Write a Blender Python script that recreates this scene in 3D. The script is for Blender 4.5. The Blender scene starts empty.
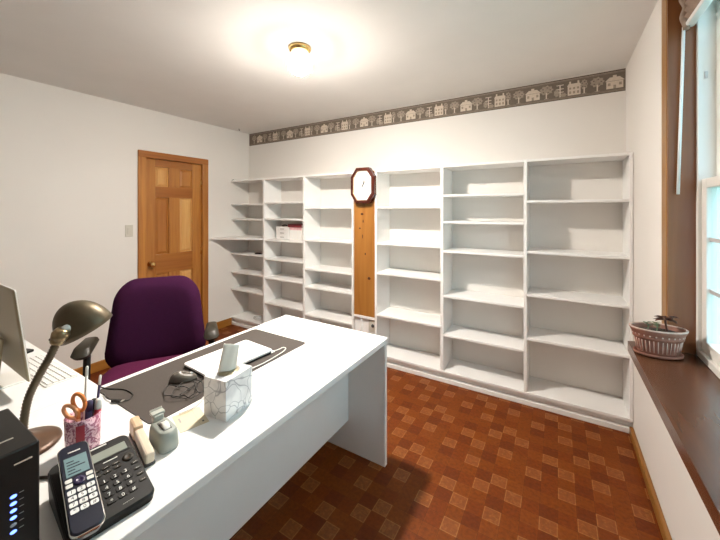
import bpy, bmesh, math, random
from mathutils import Vector, Matrix
random.seed(7)
PI = math.pi
R = math.radians
COL = bpy.context.scene.collection

# ------------------------------------------------------------------ materials
def lin(h):
    if isinstance(h, str):
        v = [int(h[i:i+2], 16)/255 for i in (0, 2, 4)]
        return tuple(c/12.92 if c <= .04045 else ((c+.055)/1.055)**2.4 for c in v)
    return h
def new_mat(name):
    m = bpy.data.materials.new(name); m.use_nodes = True
    nt = m.node_tree
    return m, nt, nt.nodes['Principled BSDF']
def mat(name, col, rough=.5, metal=0, var=.0, scale=20, bump=0, bscale=200, spec=.5, stretch=(1, 1, 1), coat=0):
    m, nt, b = new_mat(name)
    c = lin(col)
    b.inputs['Roughness'].default_value = rough
    b.inputs['Metallic'].default_value = metal
    b.inputs['Specular IOR Level'].default_value = spec
    b.inputs['Coat Weight'].default_value = coat
    tc = nt.nodes.new('ShaderNodeTexCoord')
    mp = nt.nodes.new('ShaderNodeMapping'); mp.inputs['Scale'].default_value = stretch
    nt.links.new(tc.outputs['Object'], mp.inputs['Vector'])
    n = nt.nodes.new('ShaderNodeTexNoise'); n.inputs['Scale'].default_value = scale; n.inputs['Detail'].default_value = 4
    nt.links.new(mp.outputs['Vector'], n.inputs['Vector'])
    r = nt.nodes.new('ShaderNodeValToRGB')
    r.color_ramp.elements[0].position = .3; r.color_ramp.elements[1].position = .7
    r.color_ramp.elements[0].color = (*[x*(1-var) for x in c], 1)
    r.color_ramp.elements[1].color = (*[min(1, x*(1+var)) for x in c], 1)
    nt.links.new(n.outputs['Fac'], r.inputs['Fac']); nt.links.new(r.outputs['Color'], b.inputs['Base Color'])
    if bump:
        n2 = nt.nodes.new('ShaderNodeTexNoise'); n2.inputs['Scale'].default_value = bscale
        nt.links.new(mp.outputs['Vector'], n2.inputs['Vector'])
        bp = nt.nodes.new('ShaderNodeBump'); bp.inputs['Strength'].default_value = bump; bp.inputs['Distance'].default_value = .002
        nt.links.new(n2.outputs['Fac'], bp.inputs['Height']); nt.links.new(bp.outputs['Normal'], b.inputs['Normal'])
    return m
def wood(name, c1, c2, rough=.35, axis='Z', scale=9, knots=False):
    m, nt, b = new_mat(name)
    b.inputs['Roughness'].default_value = rough
    tc = nt.nodes.new('ShaderNodeTexCoord'); mp = nt.nodes.new('ShaderNodeMapping')
    s = {'X': (.06, 1, 1), 'Y': (1, .06, 1), 'Z': (1, 1, .06)}[axis]
    mp.inputs['Scale'].default_value = s
    nt.links.new(tc.outputs['Object'], mp.inputs['Vector'])
    n = nt.nodes.new('ShaderNodeTexNoise'); n.inputs['Scale'].default_value = scale*4; n.inputs['Detail'].default_value = 5; n.inputs['Distortion'].default_value = .6
    nt.links.new(mp.outputs['Vector'], n.inputs['Vector'])
    n2 = nt.nodes.new('ShaderNodeTexNoise'); n2.inputs['Scale'].default_value = scale*.8; n2.inputs['Detail'].default_value = 3
    nt.links.new(mp.outputs['Vector'], n2.inputs['Vector'])
    mx = nt.nodes.new('ShaderNodeMath'); mx.operation = 'ADD'
    nt.links.new(n.outputs['Fac'], mx.inputs[0]); nt.links.new(n2.outputs['Fac'], mx.inputs[1])
    r = nt.nodes.new('ShaderNodeValToRGB')
    r.color_ramp.elements[0].position = .35; r.color_ramp.elements[1].position = .68
    r.color_ramp.elements[0].color = (*lin(c1), 1); r.color_ramp.elements[1].color = (*lin(c2), 1)
    hf = nt.nodes.new('ShaderNodeMath'); hf.operation = 'MULTIPLY'; hf.inputs[1].default_value = .5
    nt.links.new(mx.outputs[0], hf.inputs[0]); nt.links.new(hf.outputs[0], r.inputs['Fac'])
    nt.links.new(r.outputs['Color'], b.inputs['Base Color'])
    bp = nt.nodes.new('ShaderNodeBump'); bp.inputs['Strength'].default_value = .15; bp.inputs['Distance'].default_value = .001
    nt.links.new(n.outputs['Fac'], bp.inputs['Height']); nt.links.new(bp.outputs['Normal'], b.inputs['Normal'])
    return m
def emit(name, col, s):
    m, nt, b = new_mat(name)
    b.inputs['Base Color'].default_value = (*lin(col), 1)
    b.inputs['Emission Color'].default_value = (*lin(col), 1)
    b.inputs['Emission Strength'].default_value = s
    return m

M = {}
M['wall'] = mat('wall_paint', (.76, .733, .695), .85, var=.015, scale=2, bump=.08, bscale=300)
M['ceil'] = mat('ceiling_paint', (.75, .735, .71), .9, var=.02, scale=3, bump=.1, bscale=250)
M['white'] = mat('white_melamine', (.84, .835, .82), .42, var=.01, scale=5)
M['desk'] = mat('desk_laminate', (.82, .82, .81), .38, var=.01, scale=6)
M['fir'] = wood('fir_door', '9a5e26', 'bf843f', .32, 'Z', 7)
M['fir_dark'] = wood('fir_rail', '8c501c', 'ae7030', .32, 'Y', 7)
M['fir_light'] = wood('fir_panel_light', 'c28a48', 'd6a868', .3, 'Z', 7)
M['fir_mid'] = wood('fir_panel_mid', '9c5e24', 'bb8040', .3, 'Z', 7)
M['pine'] = wood('pine_board', '8f5a22', 'b9813f', .38, 'Z', 4)
M['knot'] = mat('pine_knot', '4a1c0c', .4, var=.3, scale=60)
M['casing'] = wood('casing_wood', '8f6430', 'a97c44', .35, 'Z', 8)
M['jamb'] = wood('jamb_wood', '6e3c1a', '8f5a30', .42, 'Z', 5)
M['sill'] = wood('sill_wood', '4e2d1c', '653e28', .26, 'Y', 6)
M['base'] = wood('baseboard_wood', '875820', '9f7036', .4, 'Y', 8)
M['basex'] = wood('baseboard_wood_side', '94601f', 'b07a35', .4, 'Y', 8)
M['brass'] = mat('brass', (.8, .55, .22), .22, 1)
M['plate'] = mat('switch_plate', (.56, .53, .46), .4)
M['vinyl'] = mat('window_vinyl', (.78, .76, .72), .4)
M['vinyl2'] = mat('muntin_backlit_grey', (.55, .55, .56), .4)  # white muntins greyed: their backlit shade is put into the colour
M['blind'] = mat('blind_fabric', '9b8778', .8, var=.12, scale=60, bump=.2)
M['rail'] = mat('blind_rail', (.85, .85, .84), .3)
M['siding'] = mat('siding_paint', (.55, .82, .85), .8, var=.06, scale=8, stretch=(1, 3, .2))
M['grass'] = mat('lawn', (.12, .18, .06), .9, var=.4, scale=30)
M['charcoal'] = mat('desk_mat', '463f3a', .75, var=.06, scale=180, bump=.15, bscale=900)
M['purple'] = mat('purple_fabric', '361030', .95, var=.18, scale=240, bump=.3, bscale=900, spec=.15)
M['purple_lit'] = mat('purple_fabric_lit', '521a3a', .95, var=.18, scale=240, bump=.3, bscale=900, spec=.15)  # same purple cloth, lightened in colour for the light on the seat
M['black'] = mat('black_plastic', (.009, .0085, .008), .4, spec=.35)
M['blackm'] = mat('matt_black_plastic', (.011, .0105, .010), .5, spec=.3)
M['olive'] = mat('dark_rubber', (.028, .023, .016), .42, spec=.3)
M['bronze'] = mat('aged_bronze', (.13, .105, .068), .42, .65, var=.25, scale=14)
M['bronze_l'] = mat('worn_bronze', (.34, .26, .15), .28, .9, var=.3, scale=40)
M['brown'] = mat('brown_bronze', (.10, .052, .028), .4, .3, var=.2, scale=20)
M['alu'] = mat('aluminium', (.36, .31, .20), .4, .4)
M['alu_l'] = mat('bright_edge', (.85, .84, .80), .3, .3)
M['screen'] = mat('dark_screen', (.01, .01, .012), .12)
M['key'] = mat('white_key', (.82, .82, .80), .4)
M['keyg'] = mat('keyboard_gap', (.50, .50, .49), .5)
M['paper'] = mat('paper', (.84, .83, .79), .8)
M['cream'] = mat('cream_card', (.66, .58, .42), .7, var=.02)
M['ink'] = mat('ink', (.05, .05, .05), .6)
M['grey_ink'] = mat('grey_print', (.35, .34, .32), .6)
M['lap'] = mat('laptop_white', (.84, .84, .84), .3)
M['sage'] = mat('sage_plastic', (.32, .345, .31), .4, var=.04)
M['sage_l'] = mat('sage_light', (.42, .44, .40), .4, var=.04)
M['tape'] = mat('tape_roll', (.80, .79, .74), .35)
M['steel'] = mat('steel', (.6, .6, .58), .25, 1)
M['tan'] = mat('tan_plastic', (.66, .47, .30), .45)
M['beige'] = mat('beige_plastic', (.68, .58, .45), .45)
M['orange'] = mat('orange_plastic', (.82, .26, .06), .3)
M['orange_l'] = mat('pale_orange_plastic', (.86, .42, .20), .3)
M['navy'] = mat('navy_plastic', (.03, .02, .07), .35)
M['red'] = mat('red_plastic', (.38, .03, .05), .35)
M['pinkb'] = mat('pink_card', (.72, .45, .47), .6, var=.15, scale=30)
M['darkred'] = mat('dark_red_cover', (.22, .025, .035), .5)
M['clock_wood'] = wood('clock_wood', '3a1410', '5c2a1c', .25, 'Z', 12)
M['clock_face'] = mat('clock_face', (.86, .84, .78), .5)
M['gold'] = mat('gold_rim', (.62, .42, .25), .3, .8)
M['terra'] = mat('terracotta', '8c5a48', .7, var=.16, scale=35, bump=.3, bscale=120)
M['terra_w'] = mat('whitewashed_clay', 'c4a596', .75, var=.15, scale=50, bump=.3, bscale=120)
M['soil'] = mat('soil', (.05, .028, .018), .95, var=.5, scale=90, bump=1, bscale=150)
M['leaf'] = mat('brown_leaf', '4c2a1e', .5, var=.35, scale=40)
M['leafg'] = mat('dull_green_leaf', '6c7a58', .55, var=.25, scale=40)
M['border'] = mat('border_ground', '6e6257', .8, var=.08, scale=40)
M['border_l'] = mat('border_light', 'cdbfae', .8, var=.07, scale=60)
M['border_m'] = mat('border_mid', '9a8d7f', .8, var=.14, scale=90)
M['border_d'] = mat('border_dark', '4b4139', .8, var=.08, scale=60)
M['globe'] = emit('lit_glass_globe', (1, .915, .82), 930)
M['opal'] = emit('globe_dimmed', (1, .95, .88), 4.0)
M['opal2'] = emit('globe_fill_glow', (1, .93, .84), 34.0)
M['led'] = emit('blue_led', (.12, .22, 1.0), 2.2)
M['mouse'] = mat('grey_mouse', (.10, .088, .072), .35)
M['led_off'] = mat('led_off', (.45, .47, .5), .3)
M['chrome'] = mat('chrome', (.75, .74, .70), .2, 1)
M['lcd'] = mat('lcd', (.27, .29, .25), .25)
M['lcd_lit'] = emit('lit_lcd', (.12, .20, .21), .15)
M['blue_case'] = mat('blue_handset', (.008, .011, .026), .3)
M['cable'] = mat('black_cable', (.02, .018, .016), .5)
M['wcable'] = mat('white_cable', (.80, .79, .76), .45)
M['tissue'] = mat('tissue_paper', (.86, .82, .74), .9)

def marble():
    m, nt, b = new_mat('tissue_box_print'); b.inputs['Roughness'].default_value = .5
    tc = nt.nodes.new('ShaderNodeTexCoord')
    n = nt.nodes.new('ShaderNodeTexNoise'); n.inputs['Scale'].default_value = 9; n.inputs['Detail'].default_value = 1
    nt.links.new(tc.outputs['Object'], n.inputs['Vector'])
    mx = nt.nodes.new('ShaderNodeMixRGB'); mx.inputs['Fac'].default_value = .24
    nt.links.new(tc.outputs['Object'], mx.inputs[1]); nt.links.new(n.outputs['Color'], mx.inputs[2])
    v = nt.nodes.new('ShaderNodeTexVoronoi'); v.feature = 'DISTANCE_TO_EDGE'; v.inputs['Scale'].default_value = 13
    nt.links.new(mx.outputs[0], v.inputs['Vector'])
    r = nt.nodes.new('ShaderNodeValToRGB')
    r.color_ramp.elements[0].position = .0; r.color_ramp.elements[0].color = (.36, .37, .40, 1)
    r.color_ramp.elements[1].position = .035; r.color_ramp.elements[1].color = (.82, .82, .82, 1)
    nt.links.new(v.outputs['Distance'], r.inputs['Fac'])
    w = nt.nodes.new('ShaderNodeTexNoise'); w.inputs['Scale'].default_value = 16
    nt.links.new(tc.outputs['Object'], w.inputs['Vector'])
    r2 = nt.nodes.new('ShaderNodeValToRGB')
    r2.color_ramp.elements[0].position = .35; r2.color_ramp.elements[0].color = (.80, .80, .82, 1)
    r2.color_ramp.elements[1].position = .55; r2.color_ramp.elements[1].color = (1, 1, 1, 1)
    nt.links.new(w.outputs['Fac'], r2.inputs['Fac'])
    mu = nt.nodes.new('ShaderNodeMixRGB'); mu.blend_type = 'MULTIPLY'; mu.inputs['Fac'].default_value = 1
    nt.links.new(r.outputs[0], mu.inputs[1]); nt.links.new(r2.outputs[0], mu.inputs[2])
    nt.links.new(mu.outputs[0], b.inputs['Base Color'])
    return m
M['marble'] = marble()
def damask():
    m, nt, b = new_mat('damask_print'); b.inputs['Roughness'].default_value = .35
    tc = nt.nodes.new('ShaderNodeTexCoord')
    n = nt.nodes.new('ShaderNodeTexNoise'); n.inputs['Scale'].default_value = 48; n.inputs['Distortion'].default_value = 2.5; n.inputs['Detail'].default_value = 2
    nt.links.new(tc.outputs['Object'], n.inputs['Vector'])
    r = nt.nodes.new('ShaderNodeValToRGB'); r.color_ramp.interpolation = 'EASE'
    r.color_ramp.elements[0].position = .42; r.color_ramp.elements[0].color = (*lin('9a5470'), 1)
    r.color_ramp.elements[1].position = .55; r.color_ramp.elements[1].color = (*lin('e2bcc6'), 1)
    nt.links.new(n.outputs['Fac'], r.inputs['Fac']); nt.links.new(r.outputs[0], b.inputs['Base Color'])
    return m
M['damask'] = damask()
def glass():
    m = bpy.data.materials.new('window_glass'); m.use_nodes = True; nt = m.node_tree; nt.nodes.clear()
    o = nt.nodes.new('ShaderNodeOutputMaterial'); mx = nt.nodes.new('ShaderNodeMixShader')
    t = nt.nodes.new('ShaderNodeBsdfTransparent'); t.inputs[0].default_value = (.93, .98, .98, 1)
    g = nt.nodes.new('ShaderNodeBsdfGlossy'); g.inputs['Roughness'].default_value = .02
    mx.inputs[0].default_value = .06
    nt.links.new(t.outputs[0], mx.inputs[1]); nt.links.new(g.outputs[0], mx.inputs[2]); nt.links.new(mx.outputs[0], o.inputs[0])
    return m
M['glass'] = glass()
S_TILE = .07865
TILE_OX, TILE_OY = (-.4953-.5)*S_TILE, (.476-.5)*S_TILE
def tile_mat(name, c, edge, orn, rough=.5, spec=.22):
    """one embossed vinyl square: its tone (the pale one carries some lamp glint), lighter rim and a rough stamped figure"""
    m, nt, b = new_mat(name)
    tc = nt.nodes.new('ShaderNodeTexCoord')
    sep = nt.nodes.new('ShaderNodeSeparateXYZ'); nt.links.new(tc.outputs['Object'], sep.inputs[0])
    def math_(op, a, bb=None):
        q = nt.nodes.new('ShaderNodeMath'); q.operation = op
        for i, v in enumerate((a, bb)):
            if v is None: continue
            if isinstance(v, (int, float)): q.inputs[i].default_value = v
            else: nt.links.new(v, q.inputs[i])
        return q.outputs[0]
    ds = []
    for ax, off in (('X', TILE_OX), ('Y', TILE_OY)):
        f = math_('FRACT', math_('DIVIDE', math_('SUBTRACT', sep.outputs[ax], off), S_TILE))
        ds.append(math_('ABSOLUTE', math_('SUBTRACT', f, .5)))
    d = math_('MAXIMUM', ds[0], ds[1])          # .5 on the tile edge
    n = nt.nodes.new('ShaderNodeTexNoise'); n.inputs['Scale'].default_value = 60; n.inputs['Detail'].default_value = 5
    nt.links.new(tc.outputs['Object'], n.inputs['Vector'])
    r = nt.nodes.new('ShaderNodeValToRGB'); cc = lin(c); ee = lin(edge)
    el = r.color_ramp.elements
    el[0].position = .0; el[0].color = (*cc, 1)
    el[1].position = .425; el[1].color = (*cc, 1)
    e2 = el.new(.455); e2.color = (*ee, 1)
    e3 = el.new(.485); e3.color = (*ee, 1)
    e4 = el.new(.497); e4.color = (*[x*.55 for x in cc], 1)
    nt.links.new(d, r.inputs['Fac'])
    n2 = nt.nodes.new('ShaderNodeTexNoise'); n2.inputs['Scale'].default_value = 38; n2.inputs['Distortion'].default_value = 1.5
    nt.links.new(tc.outputs['Object'], n2.inputs['Vector'])
    r3 = nt.nodes.new('ShaderNodeValToRGB'); r3.color_ramp.elements[0].position = .54; r3.color_ramp.elements[1].position = .62
    nt.links.new(n2.outputs['Fac'], r3.inputs['Fac'])
    mo = nt.nodes.new('ShaderNodeMixRGB'); mo.inputs[2].default_value = (*ee, 1)
    nt.links.new(math_('MULTIPLY', r3.outputs[0], orn), mo.inputs[0]); nt.links.new(r.outputs[0], mo.inputs[1])
    r2 = nt.nodes.new('ShaderNodeValToRGB')
    r2.color_ramp.elements[0].position = .25; r2.color_ramp.elements[0].color = (.72, .72, .72, 1)
    r2.color_ramp.elements[1].position = .75; r2.color_ramp.elements[1].color = (1.2, 1.2, 1.2, 1)
    nt.links.new(n.outputs['Fac'], r2.inputs['Fac'])
    mu = nt.nodes.new('ShaderNodeMixRGB'); mu.blend_type = 'MULTIPLY'; mu.inputs[0].default_value = 1
    nt.links.new(mo.outputs[0], mu.inputs[1]); nt.links.new(r2.outputs[0], mu.inputs[2])
    nt.links.new(mu.outputs[0], b.inputs['Base Color'])
    b.inputs['Roughness'].default_value = rough
    b.inputs['Specular IOR Level'].default_value = spec
    bp = nt.nodes.new('ShaderNodeBump'); bp.inputs['Strength'].default_value = .35; bp.inputs['Distance'].default_value = .002
    nt.links.new(n.outputs['Fac'], bp.inputs['Height']); nt.links.new(bp.outputs['Normal'], b.inputs['Normal'])
    return m
TILES = [tile_mat('tile_brown', '713609', '74390b', .0), tile_mat('tile_russet', '6d3108', '70340a', .0),
         tile_mat('tile_dark', '622a07', '652c08', .0), tile_mat('tile_amber', '75390c', '7b3e11', .1),
         tile_mat('tile_pale_glint', '7b4216', '95602e', .4, .42, .33)]  # pale print tone, with part of the lamp's glint put into the colour

# ------------------------------------------------------------------ mesh building
class MB:
    def __init__(s): s.bm = bmesh.new(); s.mats = []
    def mi(s, m):
        if m not in s.mats: s.mats.append(m)
        return s.mats.index(m)
    def merge(s, other, mtx=None, m=None):
        vs = []; k = s.mi(m) if m is not None else 0
        for v in other.verts: vs.append(s.bm.verts.new(mtx @ v.co if mtx else v.co))
        other.verts.index_update()
        for f in other.faces:
            try: g = s.bm.faces.new([vs[v.index] for v in f.verts])
            except ValueError: continue
            g.smooth = f.smooth; g.material_index = k
        other.free()
    def box(s, lo, hi, m, bev=0, seg=2, mtx=None, smooth=False):
        b = bmesh.new(); bmesh.ops.create_cube(b, size=1)
        c = [(a+d)/2 for a, d in zip(lo, hi)]; sz = [abs(d-a) for a, d in zip(lo, hi)]
        for v in b.verts: v.co = Vector([c[i]+v.co[i]*sz[i] for i in range(3)])
        if bev: bmesh.ops.bevel(b, geom=list(b.edges), offset=min(bev, min(sz)*.45), segments=seg, affect='EDGES', profile=.5)
        if smooth:
            for f in b.faces: f.smooth = True
        s.merge(b, mtx, m); return s
    def faces(s, verts, faces, m, smooth=False, mtx=None):
        k = s.mi(m)
        vs = [s.bm.verts.new(mtx @ Vector(v) if mtx else v) for v in verts]
        for f in faces:
            try: g = s.bm.faces.new([vs[i] for i in f])
            except ValueError: continue
            g.material_index = k; g.smooth = smooth
        return s
    def prism(s, poly, z0, z1, m, mtx=None, smooth=False):
        n = len(poly)
        v = [(x, y, z0) for x, y in poly]+[(x, y, z1) for x, y in poly]
        f = [tuple(range(n))[::-1], tuple(range(n, 2*n))]+[(i, (i+1) % n, n+(i+1) % n, n+i) for i in range(n)]
        return s.faces(v, f, m, smooth, mtx)
    def ring_prism(s, outer, inner, z0, z1, m, mtx=None):
        n = len(outer)
        v = [(x, y, z0) for x, y in outer]+[(x, y, z1) for x, y in outer]+[(x, y, z0) for x, y in inner]+[(x, y, z1) for x, y in inner]
        f = []
        for i in range(n):
            j = (i+1) % n
            f += [(i, j, n+j, n+i), (2*n+j, 2*n+i, 3*n+i, 3*n+j), (n+i, n+j, 3*n+j, 3*n+i), (j, i, 2*n+i, 2*n+j)]
        return s.faces(v, f, m, False, mtx)
    def lathe(s, prof, m, n=32, sx=1, sy=1, mtx=None, caps=True, flute=None):
        v = []
        for k, (r, z) in enumerate(prof):
            for i in range(n):
                a = 2*PI*i/n; rr = r
                if flute: rr = flute(k, a, r)
                v.append((rr*math.cos(a)*sx, rr*math.sin(a)*sy, z))
        f = []
        for k in range(len(prof)-1):
            for i in range(n):
                j = (i+1) % n
                f.append((k*n+i, k*n+j, (k+1)*n+j, (k+1)*n+i))
        if caps:
            f.append(tuple(range(n))[::-1]); f.append(tuple(range((len(prof)-1)*n, len(prof)*n)))
        return s.faces(v, f, m, True, mtx)
    def tube(s, pts, r, m, n=10, rad=None, mtx=None):
        pts = [Vector(p) for p in pts]; N = len(pts); v = []; f = []
        up = Vector((0, 0, 1)); prev = None
        for k, p in enumerate(pts):
            t = (pts[min(k+1, N-1)]-pts[max(k-1, 0)]).normalized()
            if prev is None:
                a = t.cross(up)
                if a.length < 1e-3: a = t.cross(Vector((1, 0, 0)))
            else: a = prev-t*prev.dot(t)
            a.normalize(); prev = a; b = t.cross(a); rr = rad[k] if rad else r
            for i in range(n):
                q = 2*PI*i/n; v.append(tuple(p+a*rr*math.cos(q)+b*rr*math.sin(q)))
        for k in range(N-1):
            for i in range(n):
                j = (i+1) % n; f.append((k*n+i, k*n+j, (k+1)*n+j, (k+1)*n+i))
        f += [tuple(range(n))[::-1], tuple(range((N-1)*n, N*n))]
        return s.faces(v, f, m, True, mtx)
    def build(s, name, parent=None, loc=None, rotz=0, autosmooth=False):
        bmesh.ops.recalc_face_normals(s.bm, faces=s.bm.faces)
        me = bpy.data.meshes.new(name); s.bm.to_mesh(me); s.bm.free()
        for m in s.mats: me.materials.append(m)
        o = bpy.data.objects.new(name, me); COL.objects.link(o)
        if parent: o.parent = parent
        if loc is not None: o.location = loc
        if rotz: o.rotation_euler.z = rotz
        return o
def rrect(w, h, r, n=5, cx=0, cy=0):
    p = []
    for sx, sy, a0 in ((1, 1, 0), (-1, 1, 90), (-1, -1, 180), (1, -1, 270)):
        for i in range(n+1):
            a = R(a0+90*i/n)
            p.append((cx+sx*(w/2-r)+r*math.cos(a), cy+sy*(h/2-r)+r*math.sin(a)))
    return p
def smooth_path(pts, k=6):
    pts = [Vector(p) for p in pts]; out = []
    for i in range(len(pts)-1):
        p0, p1, p2, p3 = pts[max(i-1, 0)], pts[i], pts[i+1], pts[min(i+2, len(pts)-1)]
        for j in range(k):
            t = j/k
            out.append(.5*((2*p1)+(p2-p0)*t+(2*p0-5*p1+4*p2-p3)*t*t+(3*p1-p0-3*p2+p3)*t**3))
    out.append(pts[-1]); return out
_tc = {}
def text_mesh(txt, size, align='CENTER'):
    k = (txt, align)
    if k not in _tc:
        cu = bpy.data.curves.new('t', 'FONT'); cu.body = txt; cu.size = 1; cu.align_x = align; cu.align_y = 'CENTER'; cu.resolution_u = 2
        o = bpy.data.objects.new('t', cu); COL.objects.link(o)
        dg = bpy.context.evaluated_depsgraph_get(); dg.update()
        me = bpy.data.meshes.new_from_object(o.evaluated_get(dg))
        _tc[k] = ([tuple(v.co) for v in me.vertices], [tuple(p.vertices) for p in me.polygons])
        bpy.data.objects.remove(o); bpy.data.curves.remove(cu); bpy.data.meshes.remove(me)
    v, f = _tc[k]
    return [(x*size, y*size, z) for x, y, z in v], f
def tag(o, label=None, cat=None, group=None, kind=None):
    if label: o['label'] = label
    if cat: o['category'] = cat
    if group: o['group'] = group
    if kind: o['kind'] = kind
    return o
def thing(name, label, cat, loc=(0, 0, 0), rotz=0, group=None):
    o = bpy.data.objects.new(name, None); o.empty_display_size = .05
    COL.objects.link(o); o.location = loc; o.rotation_euler.z = rotz
    return tag(o, label, cat, group)
def struct(o, label=None, cat=None): return tag(o, label, cat, None, 'structure')
def dup(o, parent=None):
    c = o.copy(); COL.objects.link(c)
    if parent: c.parent = parent
    for ch in list(o.children): dup(ch, c)
    return c

# ------------------------------------------------------------------ the room
XL, XR, YB, YR, H = -3.62, .425, 3.05, -2.4, 2.52
# floor: one sheet of embossed vinyl, 6 x 6 squares to the repeat
LIGHT = {(3, 3), (1, 3), (1, 1), (0, 4), (2, 5), (5, 2), (4, 5), (3, 0)}
DARK = {(0, 3), (0, 5), (2, 0), (5, 1), (2, 2), (3, 4)}
rnd = random.Random(5)
TONE = {(i, j): (4 if (i, j) in LIGHT else 2 if (i, j) in DARK else rnd.choice((0, 1, 1, 3, 0))) for i in range(6) for j in range(6)}
fl = MB()
for t in TILES: fl.mi(t)
i0, i1 = math.floor((XL-TILE_OX)/S_TILE), math.ceil((XR-TILE_OX)/S_TILE)
j0, j1 = math.floor((YR-TILE_OY)/S_TILE), math.ceil((YB-TILE_OY)/S_TILE)
cl = lambda v, a, b: max(a, min(b, v))
for i in range(i0, i1):
    for j in range(j0, j1):
        x0, x1 = (cl(TILE_OX+q*S_TILE, XL-.1, XR+.1) for q in (i, i+1)); y0, y1 = (cl(TILE_OY+q*S_TILE, YR-.1, YB+.1) for q in (j, j+1))
        fl.faces([(x0, y0, 0), (x1, y0, 0), (x1, y1, 0), (x0, y1, 0)], [(0, 1, 2, 3)], TILES[TONE[(i % 6, j % 6)]])
fl.box((XL-.1, YR-.1, -.06), (XR+.1, YB+.1, -.002), TILES[1])
struct(fl.build('floor'))
struct(MB().box((XL-.12, YR-.12, H), (XR+.3, YB+.12, H+.12), M['ceil']).build('ceiling'))
struct(MB().box((XL-.12, YB, 0), (XR+.2, YB+.12, H), M['wall']).build('wall_back'))
struct(MB().box((XL-.12, YR-.12, 0), (XR+.2, YR, H), M['wall']).build('wall_rear'))
# left wall with the door opening
DY0, DY1, DZ = 1.742, 2.372, 2.022
w = MB()
w.box((XL-.12, YR, 0), (XL, DY0, H), M['wall']); w.box((XL-.12, DY1, 0), (XL, YB, H), M['wall']); w.box((XL-.12, DY0, DZ), (XL, DY1, H), M['wall']); w.box((XL-.20, DY0-.1, 0), (XL-.12, DY1+.1, H), M['wall'])  # last box: unseen backing added behind the door to stop sky leaking in
struct(w.build('wall_left'))
# right wall with the window opening
WY0, WY1, WZ0, WZ1 = .72, 1.955, .815, 2.46
w = MB()
w.box((XR, YR, 0), (XR+.2, WY0, H), M['wall']); w.box((XR, WY1, 0), (XR+.2, YB, H), M['wall'])
w.box((XR, WY0, WZ1), (XR+.2, WY1, H), M['wall']); w.box((XR, WY0, 0), (XR+.2, WY1, WZ0), M['wall'])
struct(w.build('wall_right'))
struct(MB().box((XR-.022, YR, 0), (XR, 2.772, .055), M['base'], .006).build('baseboard_right'))
b = MB(); b.box((XL, YR, 0), (XL+.016, 1.665, .09), M['basex'], .005); b.box((XL, 2.442, 0), (XL+.016, 2.772, .09), M['basex'], .005)
struct(b.build('baseboard_left'))
struct(MB().box((XL+.016, YR, 0), (XR-.022, YR+.016, .09), M['basex'], .005).build('baseboard_rear'))

# door: six fir panels, casing, knob, hinges
XD = XL-.022
door = struct(thing('door_1', None, None, (XL, (DY0+DY1)/2, 0)))
dl = lambda y: y-(DY0+DY1)/2
d = MB()
S1, S2, S3, S4 = 1.852, 1.995, 2.112, 2.262
zr = [(.0, .235), (.80, 1.005), (1.615, 1.73), (1.94, 2.017)]
d.box((-.058, dl(DY0+.004), .006), (-.022, dl(S1), 2.017), M['fir'], .002)
d.box((-.058, dl(S4), .006), (-.022, dl(DY1-.004), 2.017), M['fir'], .002)
pz0 = [(.235, .80), (1.005, 1.615), (1.73, 1.94)]
for a, c in pz0: d.box((-.058, dl(S2), a), (-.022, dl(S3), c), M['fir'], .002)
for a, c in zr: d.box((-.058, dl(S1), max(a, .006)), (-.022, dl(S4), c), M['fir_dark'], .002)
slab = d.build('door_slab', door)
pm = {0: ('fir_mid', 'fir_light'), 1: ('fir_mid', 'fir_light'), 2: ('fir_light', 'fir_mid')}
for k, (a, c) in enumerate(pz0):
    for q, (y0, y1) in enumerate(((S1, S2), (S3, S4))):
        p = MB(); mm = M[pm[k][q]]
        p.box((-.05, dl(y0), a), (-.040, dl(y1), c), mm)
        y0l, y1l = dl(y0), dl(y1)
        e, g = .008, .03
        vv = [(-.040, y0l+e, a+e), (-.040, y1l-e, a+e), (-.040, y1l-e, c-e), (-.040, y0l+e, c-e),
              (-.028, y0l+g, a+g), (-.028, y1l-g, a+g), (-.028, y1l-g, c-g), (-.028, y0l+g, c-g)]
        p.faces(vv, [(0, 1, 5, 4), (1, 2, 6, 5), (2, 3, 7, 6), (3, 0, 4, 7), (4, 5, 6, 7)], mm)
        p.build('door_panel', slab)
c = MB()
for lo, hi in (((0, 1.668, 0), (.018, DY0+.004, 2.085)), ((0, DY1-.004, 0), (.018, 2.44, 2.085))):
    c.box((lo[0], dl(lo[1]), lo[2]), (hi[0], dl(hi[1]), hi[2]), M['fir'], .005)
c.box((0, dl(1.668), DZ-.004), (.02, dl(2.44), 2.087), M['fir_dark'], .005)
c.box((-.12, dl(DY0), 0), (0, dl(DY0+.003), DZ), M['fir']); c.box((-.12, dl(DY1-.003), 0), (0, dl(DY1), DZ), M['fir'])
c.box((-.12, dl(DY0), DZ-.003), (0, dl(DY1), DZ), M['fir'])
c.build('door_casing', door)
k = MB(); mt = Matrix.Translation((-.022, dl(1.80), .915)) @ Matrix.Rotation(PI/2, 4, 'Y')
k.lathe([(.029, 0), (.029, .006), (.012, .010), (.010, .03), (.022, .038), (.028, .052), (.024, .066), (.008, .072)], M['brass'], 24, mtx=mt)
k.build('door_knob', door)
for z in (.22, 1.0, 1.80):
    hg = MB(); hg.box((-.024, dl(DY1-.012), z-.045), (-.017, dl(DY1-.001), z+.045), M['brass'], .001)
    hg.tube([(-.014, dl(DY1-.006), z-.047), (-.014, dl(DY1-.006), z+.047)], .005, M['brass']); hg.build('hinge', door)

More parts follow.
